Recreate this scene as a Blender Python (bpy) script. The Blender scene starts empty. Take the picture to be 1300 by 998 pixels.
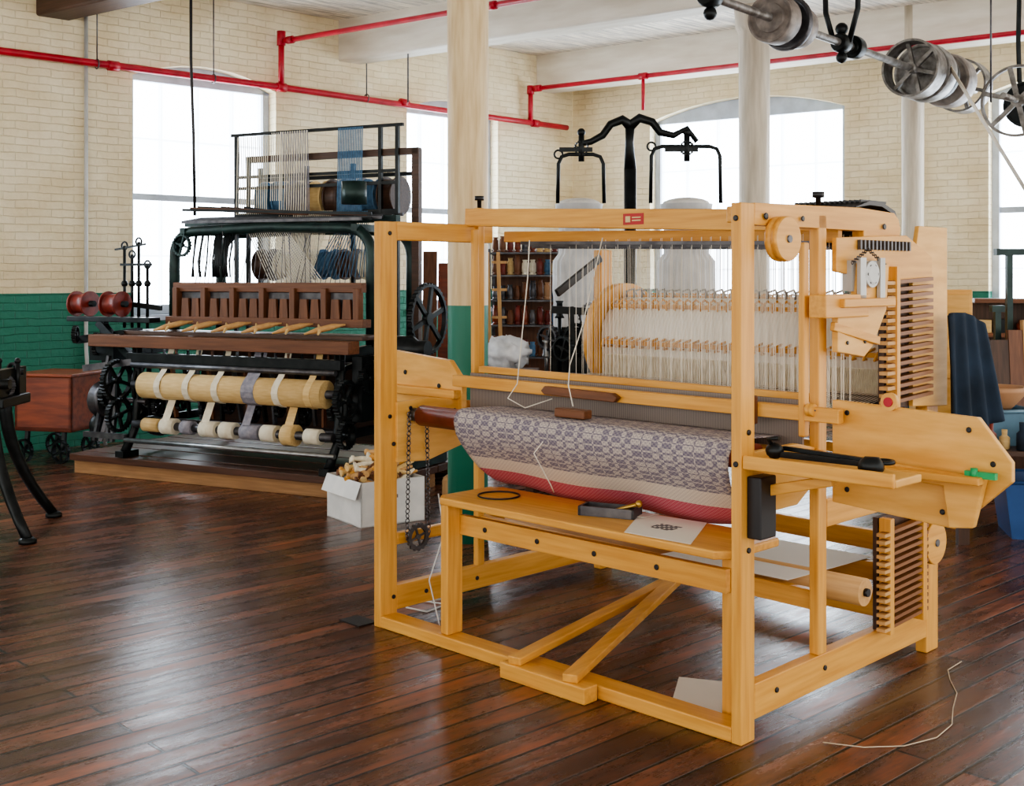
import bpy, math, random
from mathutils import Vector, Matrix
random.seed(3)
S=bpy.context.scene
COL=S.collection
V=Vector
# ---------------------------------------------------------------- materials
def newmat(name):
    m=bpy.data.materials.new(name); m.use_nodes=True
    nt=m.node_tree; b=nt.nodes['Principled BSDF']
    return m,nt,b
def c4(c): return (c[0],c[1],c[2],1)
def mat(name,col,rough=.5,metal=0.,col2=None,scale=6,stretch=(1,1,1),bump=0.,detail=4,spec=None,contrast=(.35,.65)):
    m,nt,b=newmat(name)
    b.inputs['Roughness'].default_value=rough
    b.inputs['Metallic'].default_value=metal
    if spec is not None: b.inputs['Specular IOR Level'].default_value=spec
    if col2 is None: col2=tuple(x*.8 for x in col)
    tc=nt.nodes.new('ShaderNodeTexCoord'); mp=nt.nodes.new('ShaderNodeMapping')
    mp.inputs['Scale'].default_value=stretch
    nz=nt.nodes.new('ShaderNodeTexNoise'); nz.inputs['Scale'].default_value=scale; nz.inputs['Detail'].default_value=detail
    rp=nt.nodes.new('ShaderNodeValToRGB')
    rp.color_ramp.elements[0].position=contrast[0]; rp.color_ramp.elements[0].color=c4(col2)
    rp.color_ramp.elements[1].position=contrast[1]; rp.color_ramp.elements[1].color=c4(col)
    L=nt.links.new
    L(tc.outputs['Object'],mp.inputs['Vector']); L(mp.outputs[0],nz.inputs['Vector'])
    L(nz.outputs['Fac'],rp.inputs[0]); L(rp.outputs[0],b.inputs['Base Color'])
    if bump:
        bp=nt.nodes.new('ShaderNodeBump'); bp.inputs['Strength'].default_value=bump; bp.inputs['Distance'].default_value=.01
        L(nz.outputs['Fac'],bp.inputs['Height']); L(bp.outputs[0],b.inputs['Normal'])
    return m
def emat(name,col,strength):
    m,nt,b=newmat(name)
    b.inputs['Base Color'].default_value=c4(col)
    b.inputs['Emission Color'].default_value=c4(col); b.inputs['Emission Strength'].default_value=strength
    return m
def glaremat(name,col,strength,fac):
    m,nt,b=newmat(name); N=nt.nodes.new; L=nt.links.new
    nt.nodes.remove(b); out=[n for n in nt.nodes if n.type=='OUTPUT_MATERIAL'][0]
    tr=N('ShaderNodeBsdfTransparent'); em=N('ShaderNodeEmission'); em.inputs[0].default_value=c4(col); em.inputs[1].default_value=strength
    mx=N('ShaderNodeMixShader'); mx.inputs[0].default_value=fac; L(tr.outputs[0],mx.inputs[1]); L(em.outputs[0],mx.inputs[2]); L(mx.outputs[0],out.inputs[0])
    return m
def woodset(nm,a,b_,rough=.42):
    return {ax:mat(nm+'_'+ax,a,rough,0,b_,9,{'x':(.35,6,6),'y':(6,.35,6),'z':(6,6,.35)}[ax],.06,6,contrast=(.25,.75)) for ax in 'xyz'}
MW=woodset('maple',(.82,.45,.105),(.62,.285,.05))
PW=mat('plywood',(.84,.50,.15),.45,0,(.70,.37,.085),4,(1,1,6),.03)
BW=woodset('brown_wood',(.22,.085,.035),(.11,.04,.016),.45)
DW=woodset('old_dark_wood',(.10,.048,.028),(.045,.022,.013),.5)
SW=woodset('walnut_slat',(.30,.13,.045),(.19,.07,.022),.45)
PINE=woodset('pine',(.68,.42,.18),(.52,.28,.10),.55)
RUN=woodset('worn_pine',(.48,.27,.12),(.26,.13,.055),.6)
DECK=woodset('worn_deck',(.13,.052,.03),(.05,.024,.015),.35)
MAHO=mat('mahogany',(.30,.065,.022),.3,0,(.16,.03,.012),8,(.4,3,3))
IRON=mat('black_iron',(.022,.026,.028),.38,.6,(.011,.014,.015),12)
GIRON=mat('green_black_iron',(.02,.05,.045),.4,.3,(.01,.026,.026),12)
STEEL=mat('steel',(.42,.43,.44),.35,.9,(.28,.29,.3),14)
WORN=mat('worn_pulley_steel',(.30,.29,.28),.45,.6,(.13,.12,.11),14)
DSTEEL=mat('dull_steel',(.15,.15,.16),.42,.8,(.08,.08,.09),14)
BRASS=mat('brass',(.6,.38,.1),.35,.9)
RED=mat('red_pipe_paint',(.50,.015,.035),.38,0,(.36,.01,.025),10)
REDDRUM=mat('dark_red_paint',(.28,.04,.025),.4,0,(.15,.022,.018),14)
MAROON=mat('maroon_beam_paint',(.20,.03,.02),.35,0,(.14,.02,.012),14)
WHITE=mat('white_paint',(.80,.80,.78),.5,0,(.68,.69,.68),8)
PAPER=mat('paper',(.86,.84,.76),.7,0,(.82,.8,.72),3)
CREAM=mat('cream_yarn',(.90,.84,.68),.8,0,(.80,.73,.56),30)
TAN=mat('tan_cloth',(.80,.58,.27),.7,0,(.70,.48,.2),12,(1,6,6))
GREYY=mat('grey_yarn',(.36,.35,.40),.8,0,(.24,.24,.29),30)
BLUEY=mat('blue_yarn',(.10,.22,.36),.8,0,(.06,.15,.27),30)
LTHREAD=mat('thread',(.90,.86,.76),.8)
BLACK=mat('black_plastic',(.012,.012,.015),.35)
GALV=mat('galvanised',(.55,.56,.55),.45,.3)
NAVY=mat('navy_cloth',(.022,.042,.075),.9,0,(.010,.02,.036),5,bump=.4)
BLUEP=mat('blue_plastic',(.04,.12,.34),.4)
CLAY=mat('clay',(.5,.28,.15),.6)
GREEN=mat('green_plastic',(.02,.42,.15),.4)
FOAM=mat('fluted_can_paint',(.72,.73,.74),.5,0,(.58,.6,.62),8)
COTTON=mat('cotton',(.85,.84,.80),.95,0,(.7,.69,.66),14,bump=.8)
BAGM=mat('plastic_bag',(.75,.78,.82),.35,0,(.6,.64,.7),14,bump=.8)
FRAME=mat('window_paint',(.55,.62,.72),.5)
CANVAS=mat('belt',(.62,.53,.4),.7)

def brickmat(name,green_z):
    m,nt,b=newmat(name); L=nt.links.new; N=nt.nodes.new
    tc=N('ShaderNodeTexCoord'); sp=N('ShaderNodeSeparateXYZ'); cb=N('ShaderNodeCombineXYZ')
    L(tc.outputs['Object'],sp.inputs[0]); L(sp.outputs[0],cb.inputs[0]); L(sp.outputs[2],cb.inputs[1])
    nw=N('ShaderNodeTexNoise'); nw.inputs['Scale'].default_value=6; nw.inputs['Detail'].default_value=4; L(tc.outputs['Object'],nw.inputs['Vector'])
    va=N('ShaderNodeVectorMath'); va.operation='MULTIPLY_ADD'; va.inputs[1].default_value=(.03,.03,0); L(nw.outputs['Color'],va.inputs[0]); L(cb.outputs[0],va.inputs[2])
    br=N('ShaderNodeTexBrick')
    br.inputs['Scale'].default_value=1; br.inputs['Brick Width'].default_value=.205; br.inputs['Row Height'].default_value=.068
    br.inputs['Mortar Size'].default_value=.006; br.inputs['Mortar Smooth'].default_value=1
    br.inputs['Color1'].default_value=(.88,.775,.53,1); br.inputs['Color2'].default_value=(.92,.82,.59,1); br.inputs['Mortar'].default_value=(.85,.74,.50,1)
    L(va.outputs[0],br.inputs['Vector'])
    nz=N('ShaderNodeTexNoise'); nz.inputs['Scale'].default_value=1.8; nz.inputs['Detail'].default_value=9; nz.inputs['Roughness'].default_value=.6
    L(tc.outputs['Object'],nz.inputs['Vector'])
    rp=N('ShaderNodeValToRGB'); rp.color_ramp.elements[0].position=.33; rp.color_ramp.elements[0].color=(.84,.78,.68,1)
    rp.color_ramp.elements[1].position=.58; rp.color_ramp.elements[1].color=(1,1,1,1)
    L(nz.outputs['Fac'],rp.inputs[0])
    mu=N('ShaderNodeMix'); mu.data_type='RGBA'; mu.blend_type='MULTIPLY'; mu.inputs[0].default_value=1
    L(br.outputs['Color'],mu.inputs[6]); L(rp.outputs[0],mu.inputs[7])
    gm=N('ShaderNodeMix'); gm.data_type='RGBA'
    g2=N('ShaderNodeMix'); g2.data_type='RGBA'
    L(br.outputs['Fac'],g2.inputs[0]); g2.inputs[6].default_value=(.03,.21,.14,1); g2.inputs[7].default_value=(.025,.175,.115,1)
    lt=N('ShaderNodeMath'); lt.operation='LESS_THAN'; lt.inputs[1].default_value=green_z
    L(sp.outputs[2],lt.inputs[0]); L(lt.outputs[0],gm.inputs[0]); L(mu.outputs[2],gm.inputs[6]); L(g2.outputs[2],gm.inputs[7])
    L(gm.outputs[2],b.inputs['Base Color'])
    b.inputs['Roughness'].default_value=.5
    iv=N('ShaderNodeMath'); iv.operation='SUBTRACT'; iv.inputs[0].default_value=1; L(br.outputs['Fac'],iv.inputs[1])
    n2=N('ShaderNodeTexNoise'); n2.inputs['Scale'].default_value=13; L(tc.outputs['Object'],n2.inputs['Vector'])
    ad=N('ShaderNodeMath'); ad.operation='MULTIPLY_ADD'; ad.inputs[1].default_value=1.6; L(n2.outputs['Fac'],ad.inputs[0]); L(iv.outputs[0],ad.inputs[2])
    bp=N('ShaderNodeBump'); bp.inputs['Strength'].default_value=.55; bp.inputs['Distance'].default_value=.014
    L(ad.outputs[0],bp.inputs['Height']); L(bp.outputs[0],b.inputs['Normal'])
    return m
BRICK=brickmat('painted_brick',1.36)
def plankmat(name,c1,c2,cm,w,l,rough,patch=None,mort=.004,rr=None,bump=.5):
    m,nt,b=newmat(name); L=nt.links.new; N=nt.nodes.new
    tc=N('ShaderNodeTexCoord')
    br=N('ShaderNodeTexBrick'); br.offset=.37; br.inputs['Scale'].default_value=1
    br.inputs['Brick Width'].default_value=l; br.inputs['Row Height'].default_value=w; br.inputs['Mortar Size'].default_value=mort
    br.inputs['Mortar Smooth'].default_value=.3
    br.inputs['Color1'].default_value=c4(c1); br.inputs['Color2'].default_value=c4(c2); br.inputs['Mortar'].default_value=c4(cm)
    L(tc.outputs['Object'],br.inputs['Vector'])
    mp=N('ShaderNodeMapping'); mp.inputs['Scale'].default_value=(1.2,10,1); L(tc.outputs['Object'],mp.inputs[0])
    nz=N('ShaderNodeTexNoise'); nz.inputs['Scale'].default_value=2.2; nz.inputs['Detail'].default_value=9; nz.inputs['Roughness'].default_value=.65; L(mp.outputs[0],nz.inputs['Vector'])
    rp=N('ShaderNodeValToRGB'); rp.color_ramp.elements[0].position=.3; rp.color_ramp.elements[0].color=(.45,.45,.45,1)
    rp.color_ramp.elements[1].position=.72; rp.color_ramp.elements[1].color=(1.45,1.38,1.25,1)
    L(nz.outputs['Fac'],rp.inputs[0])
    mu=N('ShaderNodeMix'); mu.data_type='RGBA'; mu.blend_type='MULTIPLY'; mu.inputs[0].default_value=1
    L(br.outputs['Color'],mu.inputs[6]); L(rp.outputs[0],mu.inputs[7])
    out=mu.outputs[2]
    rsrc=nz.outputs['Fac']
    if patch:
        mp3=N('ShaderNodeMapping'); mp3.inputs['Scale'].default_value=(.9,3.4,1); L(tc.outputs['Object'],mp3.inputs[0])
        n3=N('ShaderNodeTexNoise'); n3.inputs['Scale'].default_value=1.7; n3.inputs['Detail'].default_value=11; n3.inputs['Roughness'].default_value=.75; L(mp3.outputs[0],n3.inputs['Vector'])
        r3=N('ShaderNodeValToRGB'); r3.color_ramp.elements[0].position=.50; r3.color_ramp.elements[0].color=(0,0,0,1)
        r3.color_ramp.elements[1].position=.60; r3.color_ramp.elements[1].color=(1,1,1,1)
        L(n3.outputs['Fac'],r3.inputs[0])
        mx=N('ShaderNodeMix'); mx.data_type='RGBA'; L(r3.outputs[0],mx.inputs[0]); L(out,mx.inputs[6])
        m2=N('ShaderNodeMix'); m2.data_type='RGBA'; m2.blend_type='MULTIPLY'; m2.inputs[0].default_value=1
        L(out,m2.inputs[6]); m2.inputs[7].default_value=c4(patch); L(m2.outputs[2],mx.inputs[7]); out=mx.outputs[2]
        rsrc=n3.outputs['Fac']
    L(out,b.inputs['Base Color'])
    if rr:
        mr=N('ShaderNodeMapRange'); mr.inputs[1].default_value=.35; mr.inputs[2].default_value=.65; mr.inputs[3].default_value=rr[0]; mr.inputs[4].default_value=rr[1]
        L(rsrc,mr.inputs[0]); L(mr.outputs[0],b.inputs['Roughness'])
    else: b.inputs['Roughness'].default_value=rough
    iv=N('ShaderNodeMath'); iv.operation='SUBTRACT'; iv.inputs[0].default_value=1; L(br.outputs['Fac'],iv.inputs[1])
    ad=N('ShaderNodeMath'); ad.operation='MULTIPLY_ADD'; ad.inputs[1].default_value=.25; L(nz.outputs['Fac'],ad.inputs[0]); L(iv.outputs[0],ad.inputs[2])
    ad2=N('ShaderNodeMath'); ad2.operation='MULTIPLY_ADD'; ad2.inputs[1].default_value=2.5; sc_=N('ShaderNodeSeparateColor'); L(br.outputs['Color'],sc_.inputs[0]); L(sc_.outputs[0],ad2.inputs[0]); L(ad.outputs[0],ad2.inputs[2])
    bp=N('ShaderNodeBump'); bp.inputs['Strength'].default_value=bump; bp.inputs['Distance'].default_value=.006
    L(ad2.outputs[0],bp.inputs['Height']); L(bp.outputs[0],b.inputs['Normal'])
    return m
FLOORM=plankmat('floor_boards',(.155,.062,.034),(.05,.021,.013),(.002,.0015,.001),.112,2.7,.3,patch=(2.0,1.65,1.4),rr=(.19,.36),mort=.007,bump=.8)
CEILM=plankmat('ceiling_boards',(.86,.84,.80),(.80,.78,.74),(.50,.47,.42),.12,4,.6,bump=.5)
BEAMM=mat('beam_paint',(.86,.82,.72),.6,0,(.72,.66,.55),3,(.6,3,3),.15,8)
def colmat(nm,ca,cb_):
    m,nt,b=newmat(nm); L=nt.links.new; N=nt.nodes.new
    tc=N('ShaderNodeTexCoord'); sp=N('ShaderNodeSeparateXYZ'); L(tc.outputs['Object'],sp.inputs[0])
    lt=N('ShaderNodeMath'); lt.operation='LESS_THAN'; lt.inputs[1].default_value=1.34; L(sp.outputs[2],lt.inputs[0])
    mp=N('ShaderNodeMapping'); mp.inputs['Scale'].default_value=(6,6,.6); L(tc.outputs['Object'],mp.inputs[0])
    nz=N('ShaderNodeTexNoise'); nz.inputs['Scale'].default_value=5; nz.inputs['Detail'].default_value=8; L(mp.outputs[0],nz.inputs['Vector'])
    rp=N('ShaderNodeValToRGB'); rp.color_ramp.elements[0].position=.3; rp.color_ramp.elements[0].color=c4(ca)
    rp.color_ramp.elements[1].position=.7; rp.color_ramp.elements[1].color=c4(cb_); L(nz.outputs['Fac'],rp.inputs[0])
    mx=N('ShaderNodeMix'); mx.data_type='RGBA'; L(lt.outputs[0],mx.inputs[0]); L(rp.outputs[0],mx.inputs[6]); mx.inputs[7].default_value=(.02,.19,.125,1)
    L(mx.outputs[2],b.inputs['Base Color']); b.inputs['Roughness'].default_value=.45
    bp=N('ShaderNodeBump'); bp.inputs['Strength'].default_value=.5; bp.inputs['Distance'].default_value=.01; L(nz.outputs['Fac'],bp.inputs['Height']); L(bp.outputs[0],b.inputs['Normal'])
    return m
COLM=colmat('column_paint_warm',(.60,.43,.22),(.82,.66,.40)); COLM2=colmat('column_paint_grey',(.50,.44,.34),(.68,.61,.50))
PANE=emat('daylight_pane',(.84,.92,1.0),9.0)
GLARE=glaremat('window_glare',(.86,.93,1.0),9.0,.6)  # glowing see-through sheet added to imitate glare washing out the muntins
def clothmat():
    m,nt,b=newmat('woven_pattern'); L=nt.links.new; N=nt.nodes.new
    uv=N('ShaderNodeTexCoord'); sp=N('ShaderNodeSeparateXYZ'); L(uv.outputs['UV'],sp.inputs[0])
    def math_(op,a,bb=None,c=None):
        n=N('ShaderNodeMath'); n.operation=op
        for i,x in enumerate((a,bb,c)):
            if x is None: continue
            if hasattr(x,'links'): L(x,n.inputs[i])
            else: n.inputs[i].default_value=x
        return n.outputs[0]
    u=sp.outputs[0]; v=sp.outputs[1]
    gt=lambda s,t: math_('GREATER_THAN',s,t)
    sn=lambda x,f,ph=0.: math_('SINE',math_('MULTIPLY_ADD',x,f,ph))
    bu=gt(math_('ADD',sn(u,105.),math_('MULTIPLY',sn(u,26.),.9)),.05)
    bv=gt(math_('ADD',sn(v,230.),math_('MULTIPLY',sn(v,57.),.9)),.0)
    blk=math_('ABSOLUTE',math_('SUBTRACT',bu,bv))
    b2=math_('ABSOLUTE',math_('SUBTRACT',gt(sn(u,310.),.0),gt(sn(v,420.),.0)))
    fu=gt(sn(u,620.),-.1); fv=gt(sn(v,700.),0.)
    dots=math_('MULTIPLY',fu,fv)
    f1=math_('MULTIPLY',blk,math_('ADD',math_('MULTIPLY',b2,.25),.62))
    f2=math_('MULTIPLY',math_('SUBTRACT',1,blk),math_('MULTIPLY',math_('ADD',dots,b2),.30))
    fac=math_('ADD',f1,f2)
    mx=N('ShaderNodeMix'); mx.data_type='RGBA'; L(fac,mx.inputs[0]); mx.inputs[6].default_value=(.58,.52,.47,1); mx.inputs[7].default_value=(.11,.10,.18,1)
    cb=gt(v,.50)
    cr=N('ShaderNodeMix'); cr.data_type='RGBA'; L(math_('MULTIPLY',math_('ADD',dots,b2),.3),cr.inputs[0]); cr.inputs[6].default_value=(.76,.69,.58,1); cr.inputs[7].default_value=(.40,.32,.34,1)
    m2=N('ShaderNodeMix'); m2.data_type='RGBA'; L(cb,m2.inputs[0]); L(mx.outputs[2],m2.inputs[6]); L(cr.outputs[2],m2.inputs[7])
    rb=gt(v,.585)
    rd=N('ShaderNodeMix'); rd.data_type='RGBA'; L(math_('MULTIPLY',math_('ADD',dots,b2),.4),rd.inputs[0]); rd.inputs[6].default_value=(.50,.05,.10,1); rd.inputs[7].default_value=(.66,.34,.36,1)
    m3=N('ShaderNodeMix'); m3.data_type='RGBA'; L(rb,m3.inputs[0]); L(m2.outputs[2],m3.inputs[6]); L(rd.outputs[2],m3.inputs[7])
    L(m3.outputs[2],b.inputs['Base Color']); b.inputs['Roughness'].default_value=.85
    bp=N('ShaderNodeBump'); bp.inputs['Strength'].default_value=.4; bp.inputs['Distance'].default_value=.002; L(fac,bp.inputs['Height']); L(bp.outputs[0],b.inputs['Normal'])
    return m
CLOTH=clothmat()
def stripemat(name,c1,c2,axis,freq):
    m,nt,b=newmat(name); L=nt.links.new; N=nt.nodes.new
    tc=N('ShaderNodeTexCoord'); sp=N('ShaderNodeSeparateXYZ'); L(tc.outputs['Object'],sp.inputs[0])
    a=N('ShaderNodeMath'); a.operation='MULTIPLY'; a.inputs[1].default_value=freq; L(sp.outputs[axis],a.inputs[0])
    s=N('ShaderNodeMath'); s.operation='SINE'; L(a.outputs[0],s.inputs[0])
    g=N('ShaderNodeMath'); g.operation='MULTIPLY_ADD'; g.inputs[1].default_value=.5; g.inputs[2].default_value=.5; L(s.outputs[0],g.inputs[0])
    mx=N('ShaderNodeMix'); mx.data_type='RGBA'; L(g.outputs[0],mx.inputs[0]); mx.inputs[6].default_value=c4(c1); mx.inputs[7].default_value=c4(c2)
    L(mx.outputs[2],b.inputs['Base Color']); b.inputs['Roughness'].default_value=.7
    return m
WARPM=stripemat('warp_yarn',(.96,.93,.84),(.88,.83,.72),0,300)
REEDM=stripemat('reed_wires',(.32,.27,.24),(.13,.11,.10),0,900)

# ---------------------------------------------------------------- mesh builder
class MB:
    def __init__(s): s.v=[]; s.f=[]; s.sm=[]; s.mi=[]; s.m=0
    def add(s,vs,fs,smooth=False):
        o=len(s.v); s.v+= [tuple(x) for x in vs]
        for f in fs: s.f.append(tuple(i+o for i in f)); s.sm.append(smooth); s.mi.append(s.m)
        return s
    def box(s,x0,x1,y0,y1,z0,z1):
        vs=[(x,y,z) for z in (z0,z1) for y in (y0,y1) for x in (x0,x1)]
        return s.add(vs,[(0,2,3,1),(4,5,7,6),(0,1,5,4),(2,6,7,3),(0,4,6,2),(1,3,7,5)])
    def bar(s,p,q,w,h,up=(0,0,1)):
        p=V(p);q=V(q);d=(q-p).normalized(); up=V(up)
        if abs(d.dot(up))>.98: up=V((0,1,0))
        a=d.cross(up).normalized(); b=a.cross(d).normalized()
        vs=[]
        for c in (p,q):
            for i,j in ((-1,-1),(1,-1),(1,1),(-1,1)): vs.append(c+a*(i*w/2)+b*(j*h/2))
        return s.add(vs,[(0,1,2,3),(7,6,5,4),(0,4,5,1),(1,5,6,2),(2,6,7,3),(3,7,4,0)])
    def tube(s,pts,r,n=8,closed=False):
        pts=[V(p) for p in pts]; N=len(pts)
        rs=r if isinstance(r,(list,tuple)) else [r]*N
        prev=None; vs=[]
        for i,p in enumerate(pts):
            if closed: d=(pts[(i+1)%N]-pts[i-1])
            else: d=pts[min(i+1,N-1)]-pts[max(i-1,0)]
            d.normalize()
            if prev is None:
                up=V((0,0,1)) if abs(d.z)<.9 else V((0,1,0))
                a=d.cross(up).normalized()
            else:
                a=(prev-d*prev.dot(d)).normalized()
            prev=a; b=d.cross(a)
            for k in range(n):
                t=2*math.pi*k/n; vs.append(p+(a*math.cos(t)+b*math.sin(t))*rs[i])
        fs=[]
        for i in range(N if closed else N-1):
            j=(i+1)%N
            for k in range(n): fs.append((i*n+k,i*n+(k+1)%n,j*n+(k+1)%n,j*n+k))
        s.add(vs,fs,n>4)
        if not closed:
            o=len(s.v)-len(vs)
            s.f.append(tuple(o+k for k in range(n))); s.sm.append(False); s.mi.append(s.m)
            s.f.append(tuple(o+(N-1)*n+k for k in reversed(range(n)))); s.sm.append(False); s.mi.append(s.m)
        return s
    def lathe(s,p,axis,prof,n=24,smooth=True):
        p=V(p); d=V(axis).normalized(); up=V((0,0,1)) if abs(d.z)<.9 else V((1,0,0))
        a=d.cross(up).normalized(); b=d.cross(a)
        vs=[]
        for t,r in prof:
            for k in range(n):
                g=2*math.pi*k/n; vs.append(p+d*t+(a*math.cos(g)+b*math.sin(g))*max(r,1e-4))
        fs=[]
        M=len(prof)
        for i in range(M-1):
            for k in range(n): fs.append((i*n+k,i*n+(k+1)%n,(i+1)*n+(k+1)%n,(i+1)*n+k))
        s.add(vs,fs,False)
        if smooth:
            o=len(s.sm)-len(fs)
            for i in range(M-1):
                if abs(prof[i][0]-prof[i+1][0])>1e-5:
                    for k in range(n): s.sm[o+i*n+k]=True
        o=len(s.v)-len(vs)
        s.f.append(tuple(o+k for k in range(n))); s.sm.append(False); s.mi.append(s.m)
        s.f.append(tuple(o+(M-1)*n+k for k in reversed(range(n)))); s.sm.append(False); s.mi.append(s.m)
        return s
    def cyl(s,p,q,r,n=20):
        p=V(p);q=V(q); return s.lathe(p,q-p,[(0,r),((q-p).length,r)],n)
    def prism(s,poly,plane,a,b):
        f={'xz':lambda u,v,w:(u,w,v),'yz':lambda u,v,w:(w,u,v),'xy':lambda u,v,w:(u,v,w)}[plane]
        n=len(poly); vs=[f(u,v,a) for u,v in poly]+[f(u,v,b) for u,v in poly]
        fs=[tuple(range(n)),tuple(range(2*n-1,n-1,-1))]+[(i,(i+1)%n,n+(i+1)%n,n+i) for i in range(n)]
        return s.add(vs,fs)
    def ring(s,c,axis,R,r,n=28,m=8):
        c=V(c); d=V(axis).normalized(); up=V((0,0,1)) if abs(d.z)<.9 else V((1,0,0))
        a=d.cross(up).normalized(); b=d.cross(a)
        return s.tube([c+(a*math.cos(2*math.pi*k/n)+b*math.sin(2*math.pi*k/n))*R for k in range(n)],r,m,True)
    def gear(s,c,axis,R,w,teeth=24,spokes=5,rim=.16):
        c=V(c); d=V(axis).normalized(); up=V((0,0,1)) if abs(d.z)<.9 else V((1,0,0))
        a=d.cross(up).normalized(); b=d.cross(a)
        P=lambda r,g,t: c+(a*math.cos(g)+b*math.sin(g))*r+d*t
        n=teeth*4; vs=[];fs=[]
        for k in range(n):
            g=2*math.pi*k/n; ro=R if (k%4) in (0,1) else (R*(1-.9/teeth*2) if teeth<50 else R)
            ri=R*(1-rim)-.004
            vs+= [P(ro,g,-w/2),P(ro,g,w/2),P(ri,g,w/2),P(ri,g,-w/2)]
        for k in range(n):
            j=(k+1)%n
            for q in range(4): fs.append((k*4+q,k*4+(q+1)%4,j*4+(q+1)%4,j*4+q))
        s.add(vs,fs)
        ws=min(w,.06)
        s.cyl(c-d*w*.6,c+d*w*.6,R*.18,14)
        for k in range(spokes):
            g=2*math.pi*k/spokes+.3
            s.bar(P(R*.12,g,0),P(R*(1-rim)+.003,g,0),ws*.6,R*.13,up=d.cross(a*math.cos(g)+b*math.sin(g)))
        return s
    def sphere(s,c,r,n=12,sc=(1,1,1)):
        c=V(c); m=n//2; vs=[];fs=[]
        for i in range(m+1):
            th=math.pi*i/m
            for k in range(n):
                g=2*math.pi*k/n; rr=max(math.sin(th),.001)
                vs.append((c.x+r*sc[0]*rr*math.cos(g),c.y+r*sc[1]*rr*math.sin(g),c.z+r*sc[2]*math.cos(th)))
        for i in range(m):
            for k in range(n): fs.append((i*n+k,i*n+(k+1)%n,(i+1)*n+(k+1)%n,(i+1)*n+k))
        return s.add(vs,fs,True)
    def obj(s,name,mats,parent=None,label=None,category=None,bevel=0,group=None,kind=None,loc=None,rot=None,recalc=True,scale=None):
        me=bpy.data.meshes.new(name); me.from_pydata(s.v,[],s.f)
        if not isinstance(mats,(list,tuple)): mats=[mats]
        for x in mats: me.materials.append(x)
        me.polygons.foreach_set('use_smooth',s.sm); me.polygons.foreach_set('material_index',s.mi)
        if recalc:
            import bmesh
            bm=bmesh.new(); bm.from_mesh(me); bmesh.ops.recalc_face_normals(bm,faces=bm.faces); bm.to_mesh(me); bm.free()
        me.update()
        o=bpy.data.objects.new(name,me); COL.objects.link(o)
        if parent: o.parent=parent
        if loc: o.location=loc
        if rot: o.rotation_euler=rot
        if scale: o.scale=scale
        if label: o['label']=label
        if category: o['category']=category
        if group: o['group']=group
        if kind: o['kind']=kind
        if bevel:
            md=o.modifiers.new('bevel','BEVEL'); md.width=bevel; md.segments=2; md.limit_method='ANGLE'; md.angle_limit=.6
        return o
def thing(name,label,category,loc=(0,0,0),rz=0,group=None):
    e=bpy.data.objects.new(name,None); COL.objects.link(e); e.location=loc; e.rotation_euler=(0,0,rz)
    e.empty_display_size=.2
    e['label']=label; e['category']=category
    if group: e['group']=group
    return e

# ---------------------------------------------------------------- room shell
aL=math.atan2(.684,.7296); aF=math.atan2(-.5905,.807)
oL=V((-3.80,10.56,0)); oF=V((.76,14.84,0))
def LW(s,y,z): return V((oL.x+.7296*s-.684*y,oL.y+.684*s+.7296*y,z))
H=4.2
def wall(name,o,ang,s0,s1,ops):
    m=MB(); cur=s0
    def q(a,b,z0a,z0b,z1a,z1b=None):
        m.add([(a,0,z0a),(b,0,z0b),(b,0,z1a),(a,0,z1a)],[(0,1,2,3)])
    for a,b,zs,zt,rise in ops:
        q(cur,a,0,0,H); q(a,b,0,0,zs)
        n=12
        for i in range(n):
            u0=i/n;u1=(i+1)/n
            q(a+(b-a)*u0,a+(b-a)*u1,zt+rise*4*u0*(1-u0),zt+rise*4*u1*(1-u1),H)
        cur=b
    q(cur,s1,0,0,H)
    ob=m.obj(name,BRICK,kind='structure',loc=o,rot=(0,0,ang),recalc=False)
    md=ob.modifiers.new('thick','SOLIDIFY'); md.thickness=.35; md.offset=-1
    return ob
opsL=[(-3.1,-1.5,1.15,3.36,.16),(.43,1.95,1.15,3.36,.16),(3.62,4.98,1.15,3.36,.16)]
opsF=[(1.11,3.51,1.0,3.36,.2),(5.0,7.4,1.0,3.36,.2)]
wall('wall_left',oL,aL,-9,6.25,opsL)
wall('wall_back',oF,aF,0,9,opsF)
k=0
for o,ang,ops in ((oL,aL,opsL),(oF,aF,opsF)):
    for a,b,zs,zt,rise in ops:
        k+=1; m=MB(); w=.07; y0=.16;y1=.24; zt2=zt+rise
        m.m=0
        m.box(a,a+w,y0-.03,y1,zs,zt2).box(b-w,b,y0-.03,y1,zs,zt2).box(a,b,y0-.03,y1,zs,zs+.09).box(a,b,y0-.03,y1,zt-.02,zt2)
        m.box(a-.0,b+.0,-.05,y0,zs-.05,zs)
        mid=zs+(zt-zs)*.5
        m.box(a+w,b-w,y0-.01,y1,mid-.03,mid+.03)
        nb=2 if (b-a)>2 else 1
        if nb==2: m.box((a+b)/2-.07,(a+b)/2+.07,y0-.03,y1,zs,zt)
        cols=6 if nb==2 else 4
        for i in range(1,cols):
            x=a+(b-a)*i/cols; m.box(x-.009,x+.009,y0+.02,y1,zs,zt)
        for zz in (zs+(mid-zs)*.5,mid+(zt-mid)*.5): m.box(a+w,b-w,y0+.02,y1,zz-.009,zz+.009)
        m.m=1; m.box(a,b,y1+.0,y1+.01,zs,zt2)
        m.m=2; m.add([(a+w,y0+.012,zs+.09),(b-w,y0+.012,zs+.09),(b-w,y0+.012,zt-.02),(a+w,y0+.012,zt-.02)],[(0,1,2,3)])
        m.obj('window_%d'%k,[FRAME,PANE,GLARE],kind='structure',loc=o,rot=(0,0,ang))
def toL(p):
    d=V((p[0]-oL.x,p[1]-oL.y)); return (d.x*.7296+d.y*.684,-d.x*.684+d.y*.7296)
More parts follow.
